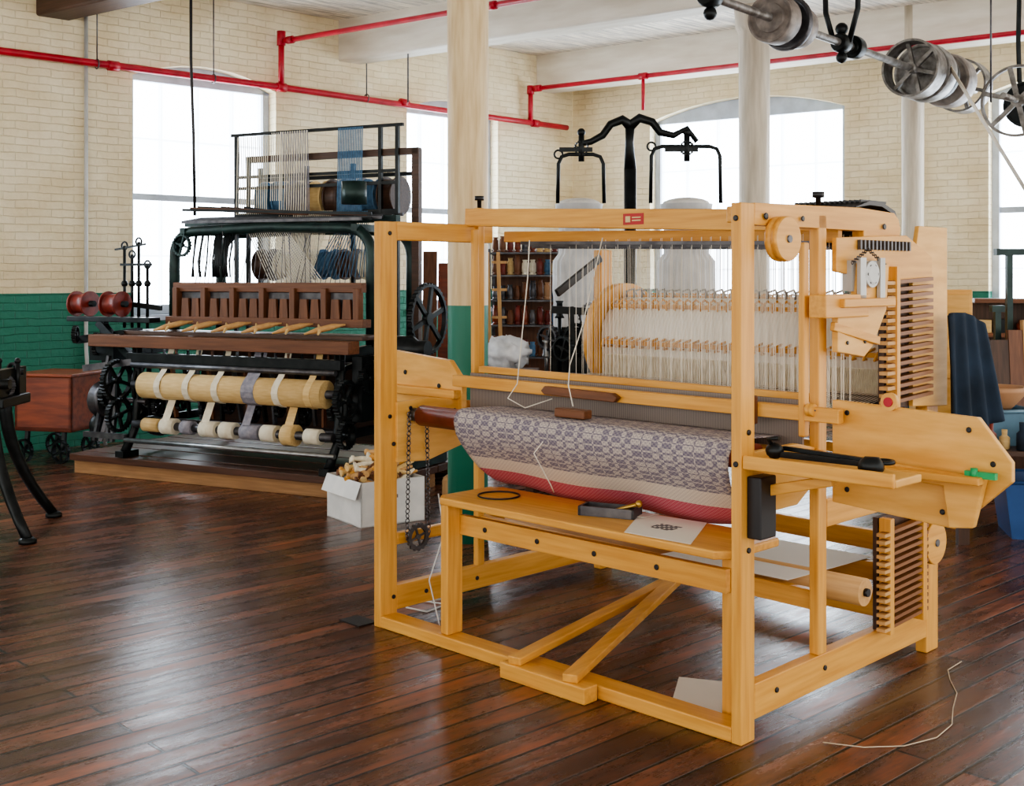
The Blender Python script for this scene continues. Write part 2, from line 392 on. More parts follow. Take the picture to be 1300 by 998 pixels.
poly=[(.76,14.84),(-10.37,4.40),(-9,-3.5),(6,-3.5),(8.02,9.53)]
pl=[toL(p) for p in poly]
MB().prism(pl,'xy',-.1,0).obj('floor',FLOORM,kind='structure',loc=oL,rot=(0,0,aL))
MB().prism(pl,'xy',H,H+.1).obj('ceiling',CEILM,kind='structure',loc=oL,rot=(0,0,aL))
for i,s in enumerate((-.45,2.71,5.62)):
    p=LW(s,0,0); L0=10 if i<2 else 9
    m=MB(); m.box(-.05,L0,0,.3,3.77,H+.02)
    m.obj('trim_%d'%(i+1),DW['x'] if i==0 else BEAMM,kind='structure',loc=(p.x,p.y,0),rot=(0,0,aF),bevel=.02)
def column(x,y,r,label,mt=COLM2):
    m=MB(); m.lathe((0,0,0),(0,0,1),[(0,r*1.0),(.9,r),(2.5,r*1.02),(3.55,r*1.05),(3.6,r*1.25),(3.77,r*1.35),(4.2,r*1.35)],32)
    return m.obj('column',mt,label=label,category='column',loc=(x,y,0))
column(-.252,6.75,.115,'round timber column painted cream with green lower part, beside the wooden loom',COLM)
column(2.04,9.95,.125,'round cream painted timber column standing before the double window')
column(4.02,11.85,.105,'slim cream painted timber column near the far brick wall')
# ---------------------------------------------------------------- pipes
m=MB(); m.tube([LW(-8,-.1,3.42),LW(1.95,-.1,3.40),LW(5.0,-.1,3.36),LW(6.05,-.1,3.35)],.033,10)
for s in (-3,.2,1.95,3.5,5.5): m.tube([LW(s-.05,-.1,3.40 if s<4 else 3.355),LW(s+.05,-.1,3.40 if s<4 else 3.355)],.046,10)
m.tube([LW(1.95,-.1,3.36),LW(1.95,-.1,3.92)],.03,10); m.tube([LW(1.95,-.1,3.82),LW(1.95,-.1,3.96)],.044,10)
m.tube([LW(5.42,-.1,3.33),LW(5.42,-.1,3.80)],.03,10); m.tube([LW(5.42,-.1,3.70),LW(5.42,-.1,3.80)],.044,10)
m.obj('sprinkler_pipe',RED,label='long red sprinkler pipe with risers running along the cream brick wall',category='pipe')
d=V((.807,-.5905,0)); p0=LW(1.95,-.1,3.86)+d*.05
m=MB(); m.tube([p0,p0+d*9],.026,10)
for t in (.08,2.6,5): m.tube([p0+d*(t-.04),p0+d*(t+.04)],.038,10)
m.obj('sprinkler_pipe',RED,label='red branch sprinkler pipe hung beside the ceiling beam',category='pipe')
p0=LW(5.42,-.1,3.76)+d*.05
m=MB(); m.tube([p0,p0+d*9],.026,10)
for t in (.05,1.5,4): m.tube([p0+d*(t-.05),p0+d*(t+.05)],.04,10)
q=p0+d*1.5; m.tube([q,q-V((0,0,.38))],.02,8)
q=p0+d*4.0; m.tube([q,q+V((0,0,.12))],.02,8)
m.obj('sprinkler_pipe',RED,label='red branch sprinkler pipe crossing below the beam by the far windows',category='pipe')
for s,z0 in ((.05,3.44),(1.2,3.44),(3.0,3.42)):
    m=MB(); m.tube([LW(s,-.1,z0),LW(s,-.1,H)],.006,6); m.ring(LW(s,-.1,3.40),(.7296,.684,0),.042,.006,16,6)
    m.obj('pipe_hanger',DSTEEL,label='thin steel rod hanger holding the red pipe',category='pipe hanger',group='pipe hangers')
m=MB(); m.tube([LW(-.02,-.03,H),LW(-.02,-.03,2.5),LW(-.02,-.03,.9),LW(0.0,-.03,.5),LW(.05,-.06,.3),LW(.1,-.1,.12),LW(.12,-.12,0)],.018,8)
m.obj('conduit',GALV,label='painted electrical conduit running down the brick wall',category='conduit')
m=MB(); m.tube([(-2.5,9.2,4.2),(-2.5,9.2,3.2),(-2.48,9.2,2.6),(-2.47,9.2,1.98)],.012,8)
m.obj('hanging_cord',BLACK,label='black electric cord hanging from the ceiling over the old loom',category='cord')
for (px,t,yb) in ((518,12.0,130),(1258,9.0,130)):
    X=(px-650)/1500*t
    m=MB(); m.tube([(X,t,H),(X,t,1.5+(352-yb)/1500*t)],.008,6)
    m.obj('hanging_cord',DSTEEL,label='thin grey suspension wire hanging from the ceiling',category='cord')

# ---------------------------------------------------------------- modern wooden loom
LO=V((-.537,5.10,0)); SX=.955; SY=1.04; LSC=(SX,SY,1)
LDEG=44.6
LC,LS=math.cos(math.radians(LDEG)),math.sin(math.radians(LDEG)); LA=-math.radians(LDEG)
def LL(x,y,z): x*=SX; y*=SY; return V((LO.x+LC*x+LS*y,LO.y-LS*x+LC*y,z))
loom=thing('floor_loom','large modern honey-coloured maple floor loom with half-woven patterned cloth','loom',LO,LA)
loom.scale=LSC
def LB(name,x0,x1,y0,y1,z0,z1,ax=None,mt=None,label=None,bolts=()):
    m=MB(); m.box(x0,x1,y0,y1,z0,z1)
    d=(x1-x0,y1-y0,z1-z0); ax=ax or 'xyz'[d.index(max(d))]
    m.m=1
    for (bx,by,bz,face) in bolts:
        if face=='f': m.cyl((bx,y0-.006,bz),(bx,y0+.002,bz),.010,10)
        else: m.cyl((x1-.002,by,bz),(x1+.006,by,bz),.010,10)
    return m.obj(name,[mt or MW[ax],BLACK],loom,label,bevel=.005)
def LP(name,p,q,w,h,ax,label=None,mt=None,up=(0,0,1)):
    m=MB(); m.bar(p,q,w,h,up); return m.obj(name,mt or MW[ax],loom,label,bevel=.004)
LB('post',-.03,.015,-.05,.04,.0,1.74,bolts=[(0,0,.9,'r'),(0,.02,.78,'r'),(0,0,1.69,'r'),(0,.02,.12,'r')])
LB('post',1.88,1.92,-.05,.025,.0,1.74,bolts=[(0,-.01,1.0,'r'),(0,-.01,.62,'r'),(1.90,0,1.69,'f'),(1.90,0,.9,'f')])
LB('post',-.0,.035,.49,.53,.17,1.82)
LB('post',1.88,1.92,.41,.465,.18,1.72)
LB('post',-.02,.03,1.33,1.42,.0,1.64)
LB('post',1.87,1.92,1.21,1.31,.0,1.60)
LB('base_rail',-.03,.015,.04,1.33,.06,.165,bolts=[(0,.2,.11,'r'),(0,.5,.11,'r')])
LB('base_rail',1.875,1.92,.025,1.21,.065,.18,bolts=[(0,.15,.13,'r'),(0,.45,.13,'r')])
LB('base_rail',.015,1.88,-.05,.04,.0,.05)
LB('base_rail',.03,1.87,1.34,1.40,.06,.16)
LB('top_rail',-.03,.015,.04,.6,1.66,1.742)
m=MB(); m.prism([(.025,1.67),(.72,1.67),(.72,1.62),(.93,1.62),(.98,1.64),(1.0,1.68),(.985,1.72),(.95,1.745),(.7,1.755),(.025,1.742)],'yz',1.87,1.92)
m.m=1; m.cyl((1.925,.08,1.70),(1.93,.08,1.70),.012,10); m.cyl((1.925,.3,1.70),(1.93,.3,1.70),.010,10); m.cyl((1.925,.86,1.69),(1.93,.86,1.69),.012,10)
m.obj('top_rail',[MW['y'],BLACK],loom,bevel=.006)
LB('top_rail',1.80,1.835,.03,.9,1.68,1.735)
m=MB(); m.lathe((1.55,.88,1.70),(1,0,0),[(0,.06),(.25,.06)],24); m.obj('brake_roller',BLACK,loom,'black ribbed roller on top rail')
m=MB(); pts=[(.70,1.76),(.80,1.785),(.90,1.782),(.99,1.755),(1.03,1.70),(1.02,1.66),(1.005,1.66),(1.005,1.70),(.97,1.745),(.89,1.768),(.80,1.77),(.70,1.757)]
m.prism(pts,'yz',1.58,1.90)
for i in range(14): m.box(1.59+i*.022,1.598+i*.022,.76,.95,1.78,1.79)
m.obj('roller_cover',BLACK,loom,'black ribbed curved cover')
LP('castle_beam',(-.0,.46,1.775),(1.88,.44,1.70),.045,.08,'x')
LP('castle_beam',(.04,.66,1.69),(1.88,.62,1.65),.03,.05,'x')
LP('castle_beam',(.04,.98,1.70),(1.80,.94,1.66),.03,.05,'x')
for x,y,z in ((.02,.51,1.82),(1.9,.44,1.745)):
    m=MB(); m.lathe((x,y,z),(0,0,1),[(0,.01),(.035,.01),(.035,.022),(.055,.022)],10); m.obj('knob',BLACK,loom,'black turning knob')
m=MB(); m.box(.99,1.10,.425,.433,1.71,1.755); m.m=1; m.box(1.005,1.03,.422,.426,1.72,1.744); m.box(1.04,1.085,.422,.426,1.736,1.741); m.box(1.04,1.085,.422,.426,1.724,1.729)
m.obj('nameplate',[mat('plate_red',(.5,.02,.02),.4),mat('plate_cream',(.8,.6,.3),.4)],loom,'small red maker plate')
def disc(c,r,w,mt=None,lab=None,nm='pulley_disc'):
    m=MB(); m.lathe(V(c)-V((w/2,0,0)),(1,0,0),[(0,r*.3),(0,r*.96),(w*.15,r),(w*.4,r),(w*.45,r*.93),(w*.55,r*.93),(w*.6,r),(w*.85,r),(w,r*.96),(w,r*.3)],32)
    m.m=1; m.cyl(V(c)-V((w/2+.006,0,0)),V(c)+V((w/2+.006,0,0)),r*.17,10)
    return m.obj(nm,[mt or MW['y'],DSTEEL],loom,lab)
disc((1.95,.143,1.626),.075,.05)
disc((1.955,1.2,.45),.085,.03)
disc((1.94,.33,1.045),.022,.03,nm='cord_knob')
m=MB(); m.prism([(.03,.70),(.03,.96),(.22,.965),(.50,.93),(.52,.85),(.40,.74),(.2,.69)],'yz',-.005,.03)
m.m=1; m.cyl((.03,.1,.93),(.036,.1,.93),.01,8); m.cyl((.03,.35,.9),(.036,.35,.9),.01,8)
m.obj('side_arm',[PW,BLACK],loom,bevel=.004)
m=MB(); m.prism([(.03,.72),(.03,.93),(.3,.93),(.44,.9),(.44,.8),(.3,.72)],'yz',1.88,1.905); m.obj('side_arm',PW,loom,bevel=.004)
m=MB(); m.cyl((.09,.12,.9),(1.86,.12,.9),.045,28); m.m=1; m.cyl((.03,.12,.9),(.09,.12,.9),.03,16); m.obj('cloth_beam',[MAROON,DSTEEL],loom,'dark red painted cloth roller')
# cloth
path=[(.37,.938),(.30,.942),(.22,.946),(.15,.949)]
for i in range(7):
    a=math.radians(80+i*16); path.append((.12+.049*math.cos(a),.9+.049*math.sin(a)))
path+= [(.085,.85),(.12,.80),(.165,.75),(.215,.70),(.265,.66),(.32,.625),(.38,.60),(.44,.585)]
cum=[0]
for i in range(1,len(path)): cum.append(cum[-1]+math.dist(path[i],path[i-1]))
tot=cum[-1]
vs=[];fs=[];uvs=[]
nx=60
for i,(y,z) in enumerate(path):
    f=max(0,(cum[i]-.30)/(tot-.30))
    x0=.36-.02*f; x1=1.79-.14*f
    for k in range(nx+1):
        u=k/nx; x=x0+(x1-x0)*u
        dz=-.012*math.sin(u*math.pi)*f+.008*math.sin(u*13+i*.4)*f
        vs.append((x,y+dz*.5,z+dz)); uvs.append((x,cum[i]))
for i in range(len(path)-1):
    for k in range(nx): fs.append((i*(nx+1)+k,i*(nx+1)+k+1,(i+1)*(nx+1)+k+1,(i+1)*(nx+1)+k))
me=bpy.data.meshes.new('woven_cloth'); me.from_pydata(vs,[],fs); me.materials.append(CLOTH)
ul=me.uv_layers.new(name='UVMap')
for lp in me.loops: ul.data[lp.index].uv=uvs[lp.vertex_index]
for p in me.polygons: p.use_smooth=True
co=bpy.data.objects.new('woven_cloth',me); COL.objects.link(co); co.parent=loom; co['label']='grey-blue and cream overshot cloth with red end band'
md=co.modifiers.new('s','SOLIDIFY'); md.thickness=.003; md.offset=-1
# beater
LP('beater_rail',(.04,.345,1.035),(2.05,.345,1.03),.035,.05,'x')
LP('beater_rail',(.12,.43,1.085),(1.87,.43,1.075),.03,.03,'x')
LP('beater_rail',(.06,.40,.885),(1.95,.385,.88),.05,.04,'x')
m=MB(); m.box(.1,1.87,.385,.395,.90,1.07); m.obj('reed',REEDM,loom,'fine dark steel reed')
LB('beater_sword',.05,.075,.43,.46,.88,1.72); LB('beater_sword',1.89,1.915,.325,.36,.95,1.62)
m=MB(); m.prism([(-.48,.90),(-.48,1.13),(-.44,1.15),(-.03,1.12),(.06,1.03),(.06,.9)],'xz',.37,.40); m.m=1
for x,z in ((-.35,1.05),(-.1,1.0)): m.cyl((x,.364,z),(x,.37,z),.012,8)
m.obj('shuttle_box',[PW,BLACK],loom,bevel=.004)
LB('shuttle_box_ledge',-.46,.05,.33,.37,.95,.99)
m=MB(); m.prism([(1.99,1.08),(2.52,1.06),(2.63,.93),(2.63,.87),(2.44,.70),(1.99,.73)],'xz',.385,.41); m.m=1
for x,z in ((2.05,1.04),(2.49,1.02),(2.57,.92),(2.05,.78),(2.4,.75)): m.cyl((x,.379,z),(x,.386,z),.010,8)
m.obj('shuttle_box',[PW,BLACK],loom,bevel=.004)
m=MB(); m.prism([(2.12,.90),(2.56,.875),(2.52,.72),(2.44,.71),(2.42,.84),(2.12,.85)],'xz',.345,.375); m.obj('shuttle_box_ledge',PW,loom,bevel=.004)
LB('shuttle_box_ledge',2.0,2.56,.30,.345,.86,.885)
m=MB(); m.lathe((2.22,.36,1.09),(0,1,0),[(0,.02),(0,.03),(.02,.03),(.02,.02)],20); m.m=1; m.cyl((2.22,.354,1.09),(2.22,.36,1.09),.016,14); m.obj('cord_pulley',[PW,RED],loom)
m=MB(); m.box(2.50,2.60,.33,.35,.88,.90); m.cyl((2.53,.335,.875),(2.53,.335,.91),.012,8); m.obj('clip',GREEN,loom,'bright green plastic clip')
m=MB(); m.prism([(.64,1.03),(.66,1.05),(1.04,1.045),(1.07,1.03),(1.05,1.01),(.66,1.015)],'xz',.30,.327); m.obj('beater_handle',BW['x'],loom,'dark brown wooden hand grip',bevel=.004)
LB('beater_handle',1.68,1.72,.30,.33,.98,1.08,mt=BW['z'])
m=MB(); m.box(.88,1.04,.14,.19,.955,.99); m.obj('pull_handle',BW['x'],loom,'brown block handle on cord',bevel=.006)
m=MB(); m.tube([(.96,.165,1.0),(.92,.18,1.08),(.86,.25,1.15),(.88,.3,1.3),(.9,.4,1.66)],.0025,5); m.tube([(.7,.31,1.0),(.6,.25,.96),(.55,.2,1.0),(.5,.3,1.05),(.46,.4,1.5),(.45,.42,1.66)],.0025,5)
m.tube([(.9,.1,.9),(.86,.05,.82),(.9,.1,.7),(.88,.14,.66)],.0025,5)
m.obj('pull_cord',LTHREAD,loom)
# heddles and harness
m=MB()
for i in range(230):
    x=.42+1.42*(i/229)**.68+random.uniform(-.002,.002); y=.58+.26*((i*7)%9)/9
    m.tube([(x,y,1.66),(x+random.uniform(-.002,.002),y,.98)],.0011,3)
m.obj('heddle_cords',LTHREAD,loom,kind='stuff')
m=MB()
for k in range(8):
    y=.56+k*.035; m.bar((.25,y,1.655-(k%3)*.008),(1.83,y,1.625-(k%3)*.008),.010,.014)
    m.bar((.25,y,.80+(k%2)*.02),(1.83,y,.80+(k%2)*.02),.012,.02)
m.obj('harness_bars',DSTEEL,loom,kind='stuff')
m=MB()
for i in range(190):
    x=.16+1.66*i/189
    m.tube([(x,.40,.965),(x,.7,.97+(i%2)*.03),(x,1.12,1.03)],.0013,3)
m.obj('warp_threads',LTHREAD,loom,kind='stuff')
m=MB()
for i in range(230):
    x=.24+1.55*i/229
    m.tube([(x,1.12,1.03),(x,1.133,1.16)],.003,3)
m.obj('warp_threads',CREAM,loom,kind='stuff')
m=MB(); m.cyl((.03,1.12,1.0),(1.88,1.12,1.0),.022,14); m.obj('back_beam',BLACK,loom,'black painted back bar')
m=MB(); m.cyl((.235,1.32,1.20),(1.80,1.32,1.20),.205,40); m.obj('warp_yarn',WARPM,loom,'thick roll of wound white warp yarn')
m=MB(); m.cyl((.17,1.32,1.20),(.225,1.32,1.20),.27,40); m.m=1; m.cyl((.03,1.32,1.2),(.17,1.32,1.2),.02,12); m.cyl((.16,1.32,1.2),(.232,1.32,1.2),.06,14); m.obj('beam_flange',[MW['z'],DSTEEL],loom)
m=MB(); m.cyl((1.80,1.32,1.20),(1.83,1.32,1.20),.225,40); m.obj('beam_flange',PW,loom)
for ph in (-4,50,84,114,174):
    m=MB(); a=math.radians(ph); n=31
    for i in range(n):
        x=.25+i*.05; cy=-math.cos(a); cz=math.sin(a)
        P=lambda xx,r,dv=0: (xx,1.32+cy*r+math.sin(a)*dv,1.20+cz*r+math.cos(a)*dv)
        m.tube([P(x,.19,-.018),P(x+.004,.233,-.018),P(x+.026,.242,.014),P(x+.040,.20,.026)],.006,5)
    m.obj('divider_row',[MW['x'] if ph not in (84,) else STEEL],loom)
    mm=MB(); mm.bar((.24,1.32-math.cos(a)*.207,1.2+math.sin(a)*.207),(1.8,1.32-math.cos(a)*.207,1.2+math.sin(a)*.207),.02,.012,up=(0,-math.cos(a),math.sin(a))); mm.obj('beam_slat',MW['x'],loom)
LP('brake_lever',(.02,1.02,1.42),(.04,1.32,1.60),.02,.04,'y',mt=BLACK,label='black brake lever')
# dobby head
m=MB(); m.prism([(.44,1.41),(.44,1.24),(.62,1.215),(.68,1.25),(.78,1.38),(.80,1.55),(.58,1.55),(.56,1.41)],'yz',1.955,1.98); m.m=1
for y,z in ((.5,1.27),(.62,1.27),(.66,1.4),(.5,1.38)): m.cyl((1.98,y,z),(1.986,y,z),.008,8)
m.obj('dobby_plate',[PW,BLACK],loom,bevel=.003)
m=MB(); m.prism([(.48,1.52),(.48,1.64),(.99,1.66),(1.20,1.58),(1.20,1.50),(.85,1.48)],'yz',1.93,1.95); m.obj('dobby_plate',MW['y'],loom,bevel=.003)
m=MB(); m.prism([(1.05,1.0),(1.05,1.52),(1.10,1.70),(1.34,1.70),(1.34,.98)],'yz',1.925,1.945); m.obj('dobby_plate',PW,loom,bevel=.003)
m=MB(); m.box(1.93,1.97,.55,.78,1.45,1.56); m.box(1.985,2.0,.56,.60,1.42,1.57); m.box(1.985,2.0,.70,.735,1.42,1.57); m.obj('dobby_bracket',GALV,loom,'grey metal bracket')
m=MB(); m.lathe((1.985,.645,1.511),(1,0,0),[(0,.015),(0,.048),(.015,.048),(.015,.04),(.02,.03),(.02,.01)],24)
m.m=1
for k in range(6):
    g=k*math.pi/3; m.cyl((1.999,.645+.032*math.cos(g),1.511+.032*math.sin(g)),(2.003,.645+.032*math.cos(g),1.511+.032*math.sin(g)),.006,8)
m.obj('dobby_wheel',[GALV,BLACK],loom,'grey metal dobby disc')
m=MB(); m.box(1.93,2.02,.42,.78,1.395,1.425); m.obj('dobby_arm',MW['y'],loom,bevel=.004)
m=MB(); m.bar((1.97,.42,1.33),(1.99,.70,1.27),.02,.03); m.obj('dobby_arm',MW['y'],loom,bevel=.003)
m=MB(); m.box(1.93,2.0,.33,.62,1.36,1.44)
m.obj('dobby_arm',MW['y'],loom,bevel=.004)
m=MB()
for k in range(14): m.box(1.952,1.965,.62+k*.028,.632+k*.028,1.60,1.635)
m.obj('dobby_teeth',DSTEEL,loom,'row of dark metal hooks')
m=MB()
for k in range(26): m.ring((1.99+.001*(k%2),.52+k*.009,1.60-abs(k-12)*.004),(0,0,1) if k%2 else (1,0,0),.007,.002,8,4)
m.obj('dobby_chain',DSTEEL,loom,'small steel chain')
for k in range(17):
    z=1.04+k*.028
    m=MB(); m.bar((1.955,.84,z-.008),(1.955,1.17,z+.006),.03,.014); m.m=1; m.box(1.938,1.974,.80,.86,z-.016,z-.003)
    m.obj('lever_slat',[SW['y'],PINE['y']],loom)
m=MB(); m.box(1.935,1.98,.86,.885,1.0,1.54); m.obj('lever_guide',MW['z'],loom)
for k in range(14):
    z=.20+k*.027
    m=MB(); m.bar((1.955,.80,z-.006),(1.955,1.13,z+.008),.03,.013); m.m=1; m.box(1.938,1.974,.78,.83,z-.012,z)
    m.obj('lever_slat',[SW['y'],PINE['y']],loom)
m=MB(); m.box(1.925,1.975,.82,.85,.17,.60); m.obj('lever_guide',MW['z'],loom,bevel=.003)
m=MB(); m.box(1.925,1.975,1.08,1.11,.17,.62); m.obj('lever_guide',MW['z'],loom,bevel=.003)
m=MB(); m.box(1.90,1.925,.86,1.16,1.0,1.54); m.obj('lever_backing',DW['z'],loom)
m=MB(); m.box(1.90,1.92,.82,1.12,.18,.60); m.obj('lever_backing',DW['z'],loom)
m=MB(); m.prism([(1.08,.6),(1.31,.6),(1.31,.95),(1.16,.98),(1.08,.8)],'yz',1.925,1.95); m.obj('side_panel',PW,loom)
m=MB(); m.prism([(.465,.62),(1.2,.62),(1.2,.70),(.465,.72)],'yz',1.88,1.92); m.obj('side_rail',MW['y'],loom,bevel=.004)
LP('cross_rail',(.02,.52,.365),(1.9,.47,.355),.035,.07,'x'); LP('cross_rail',(.03,.95,.365),(1.88,.95,.365),.035,.07,'x')
LP('cross_rail',(.03,1.36,.4),(1.88,1.28,.4),.035,.08,'x'); LP('cross_rail',(.03,1.36,.75),(1.88,1.28,.75),.035,.08,'x')
LB('side_rail',-.02,.015,.04,1.33,.34,.39)
LB('side_rail',-.02,.015,.56,1.33,.86,.94)
m=MB(); m.cyl((.08,.66,.36),(1.96,.66,.36),.05,24); m.m=1; m.cyl((1.96,.66,.36),(1.975,.66,.36),.015,10); m.obj('knee_roller',[PINE['x'],BLACK],loom)
LP('treadle',(.93,-.12,.075),(.78,.98,.14),.06,.03,'y'); LP('treadle',(1.22,-.12,.075),(.82,.98,.155),.06,.03,'y')
LB('treadle_block',.86,1.30,-.13,-.06,.0,.06,mt=MW['x'])
m=MB(); m.gear((.045,.131,.365),(1,0,0),.062,.012,16,4,.3); m.obj('sprocket',DSTEEL,loom,'steel chain sprocket')
for sgn in (-1,1):
    m=MB()
    for k in range(26):
        z=.38+k*.021; y=.131+sgn*(.06-.012*k/26)
        m.ring((.045,y,z),(1,0,0) if k%2 else (0,1,0),.010,.0028,8,4)
    m.obj('drive_chain',DSTEEL,loom,'grey drive chain')
m=MB(); m.tube([(.1,.2,.55),(.2,.15,.4),(.16,.1,.2),(.3,.05,.02)],.003,6); m.obj('pull_cord',WHITE,loom)
LB('control_box',1.92,1.975,-.02,.07,.66,.86,mt=BLACK,label='black switch box on front post')
LB('tool_shelf',1.92,2.46,-.03,.13,.885,.91,mt=PW); LB('tool_shelf_lip',1.92,2.46,-.045,-.03,.885,.93)
LP('shelf_bracket',(1.92,.05,.80),(2.2,.05,.87),.03,.035,'x')

# ---------------------------------------------------------------- items on / by the loom
b=thing('weaving_bench','long honey maple weaving bench set before the wooden loom','bench',LO,LA); b.scale=LSC
m=MB(); m.prism([(.36,0),(.40,-.04),(1.80,-.04),(1.85,0),(1.85,.27),(1.80,.30),(.42,.30),(.36,.27)],'xy',.575,.605); m.obj('seat',MW['x'],b,bevel=.006)
m=MB(); m.box(.40,.445,-.035,.045,.051,.575); m.obj('leg',MW['z'],b,bevel=.004)
m=MB(); m.box(1.76,1.81,.06,.14,.0,.575); m.obj('leg',MW['z'],b,bevel=.004)
m=MB(); m.box(.445,1.80,.03,.058,.45,.53); m.m=1
for x in (.6,.9,1.2,1.5): m.cyl((x,.024,.49),(x,.03,.49),.011,8)
m.obj('rail',[MW['x'],BLACK],b,bevel=.004)
def sheet(name,pts,z,label,cat='paper',mt=PAPER,world=False,th=.0015):
    m=MB(); m.prism(pts,'xy',z,z+th)
    if world: return m.obj(name,mt,label=label,category=cat)
    return m.obj(name,mt,label=label,category=cat,loc=LO,rot=(0,0,LA),scale=LSC)
ps=sheet('paper_sheet',[(1.40,-.03),(1.22,.27),(1.52,.29),(1.69,-.02)],.606,'sheet of white paper with small printed weave draft on bench')
m=MB()
for i in range(9):
    for j in range(6):
        if (i*3+j*5)%4!=0: m.box(1.41+i*.011,1.419+i*.011,.09+j*.013,.10+j*.013,.6078,.6084)
m.obj('printed_draft',mat('ink',(.12,.12,.14),.7),ps)
sheet('paper_sheet',[(1.24,.26),(1.30,.28),(1.30,.20),(1.26,.18)],.6095,'small torn slip of white paper on the bench')
sheet('paper_sheet',[(.626,4.43),(.81,4.37),(.742,4.05),(.547,4.1)],.0005,'white paper sheet lying on the dark floor',world=True)
sheet('paper_sheet',[(1.15,.47),(1.75,.47),(1.80,1.0),(1.25,1.0)],.403,'long white paper sheet resting on lower loom rails')
t=thing('card_puncher','small black and brass metal lag punching frame on the bench','tool',LL(1.16,.16,.606),LA+.35)
m=MB(); m.box(-.11,.11,-.05,-.04,0,.035).box(-.11,.11,.04,.05,0,.035).box(-.11,-.10,-.05,.05,0,.035).box(.10,.11,-.05,.05,0,.035); m.obj('frame',DSTEEL,t)
m=MB()
for i in range(7): m.box(-.09+i*.026,-.08+i*.026,-.045,.045,.008,.014)
m.obj('bars',BRASS,t)
m=MB(); m.cyl((.02,-.02,.02),(.12,-.02,.055),.008,10); m.sphere((.12,-.02,.055),.014); m.obj('handle',BRASS,t)
m=MB(); m.ring((0,0,0),(0,0,1),.085,.0035,36,6); m.obj('wire_loop',BLACK,label='thin black wire hoop lying on bench seat',category='wire',loc=LL(.56,.14,.609))
t=thing('temple_clamp','black iron weaving temple with clamps on the loom shelf','tool',LL(2.18,.05,.911),LA)
m=MB(); m.bar((-.2,0,.02),(.17,.02,.02),.02,.018); m.bar((-.18,.04,.035),(.12,.02,.03),.014,.014); m.obj('bar',IRON,t)
m=MB(); m.sphere((-.19,0,.03),.03,12,(1,1,.9)); m.tube([(-.19,0,.03),(-.2,-.02,.07),(-.16,-.02,.075)],.008,8); m.obj('clamp',IRON,t)
m=MB(); m.lathe((.12,-.03,.02),(1,.3,0),[(0,.012),(.02,.03),(.06,.03),(.075,.01)],16); m.ring((.17,.03,.03),(0,0,1),.03,.007,16,6); m.obj('clamp',IRON,t)
m=MB(); m.tube([(1.0,3.8,.004),(1.12,3.76,.004),(1.25,3.77,.004),(1.38,3.84,.004),(1.47,3.95,.004),(1.53,4.1,.004),(1.6,4.25,.004),(1.63,4.4,.004),(1.66,4.5,.004),(1.75,4.6,.004)],.002,6)
m.obj('floor_cable',CANVAS,label='pale thin cable lying loose on the floorboards',category='cable')
m=MB(); m.tube([(-.48,5.35,.005),(-.38,5.28,.005),(-.3,5.4,.005),(-.4,5.45,.005),(-.3,5.5,.005)],.004,6)
m.obj('floor_cable',WHITE,label='tangled white cord on the floor by the loom foot',category='cable')
m=MB(); m.box(-.08,.06,-.06,.04,0,.006); m.obj('floor_shim',BLACK,label='thin black rubber pad on the floor at loom foot',category='pad',loc=LL(-.12,-.05,0),rot=(0,0,LA))

# ---------------------------------------------------------------- old power loom
OO=V((-3.36,9.07,0)); OA=math.atan2(-.4462,.8949)
pf=thing('loom_platform','low dark plank platform with pine runners under the old power loom','platform',OO,OA)
for y in (0,.62,1.24):
    m=MB(); m.box(0,2.78,y,y+.1,0,.10); m.obj('runner',RUN['x'],pf,bevel=.004)
for i in range(9):
    m=MB(); m.box(-.02,2.80,.0+i*.152-.03,.145+i*.152-.03,.10,.15+.004*(i%2)); m.obj('deck_board',DECK['x'],pf,bevel=.004)
ol=thing('power_loom','antique black cast-iron and wood narrow-fabric power loom on platform','loom',OO+V((0,0,.155)),OA)
Z=-.155
def OB(name,x0,x1,y0,y1,z0,z1,mt,label=None,bev=.004):
    m=MB(); m.box(x0,x1,y0,y1,z0+Z,z1+Z); return m.obj(name,mt,ol,label,bevel=bev)
def OZ(p): return (p[0],p[1],p[2]+Z)
for x in (.5,2.35):
    m=MB()
    m.tube([OZ((x,.02,.19)),OZ((x,.12,.35)),OZ((x,.16,.7)),OZ((x,.15,1.0))],[.035,.03,.032,.04],8)
    m.tube([OZ((x,1.25,.19)),OZ((x,1.12,.4)),OZ((x,1.08,.8)),OZ((x,1.1,1.1))],[.035,.03,.032,.04],8)
    m.box(x-.04,x+.04,-.04,.12,.155+Z,.2+Z).box(x-.04,x+.04,1.15,1.3,.155+Z,.2+Z)
    m.bar(OZ((x,.12,.95)),OZ((x,1.12,1.0)),.05,.09); m.bar(OZ((x,.14,.4)),OZ((x,1.12,.4)),.04,.06)
    m.bar(OZ((x,.14,.42)),OZ((x,1.1,.95)),.03,.05); m.tube([OZ((x,.3+.2*math.cos(a),.68+.2*math.sin(a))) for a in [i*math.pi/8 for i in range(17)]],.018,6)
    m.obj('side_frame',IRON,ol)
for y in (.55,1.1):
    m=MB(); pts=[(.5,y,1.0),(.5,y,1.6)]+[(.5+.2*(1-math.cos(a)),y,1.66+.2*math.sin(a)) for a in [i*math.pi/12 for i in range(1,7)]]+[(1.42,y,1.88)]+[(2.15+.2*math.sin(a),y,1.66+.2*math.cos(a)) for a in [i*math.pi/12 for i in range(0,7)]]+[(2.35,y,1.6),(2.35,y,1.0)]
    m.tube([OZ(p) for p in pts],.042,8); m.obj('arch',GIRON,ol,'dark green-black cast arch')
m=MB()
for x in (.62,2.23): m.bar(OZ((x,.5,1.86)),OZ((x,1.15,1.86)),.05,.05)
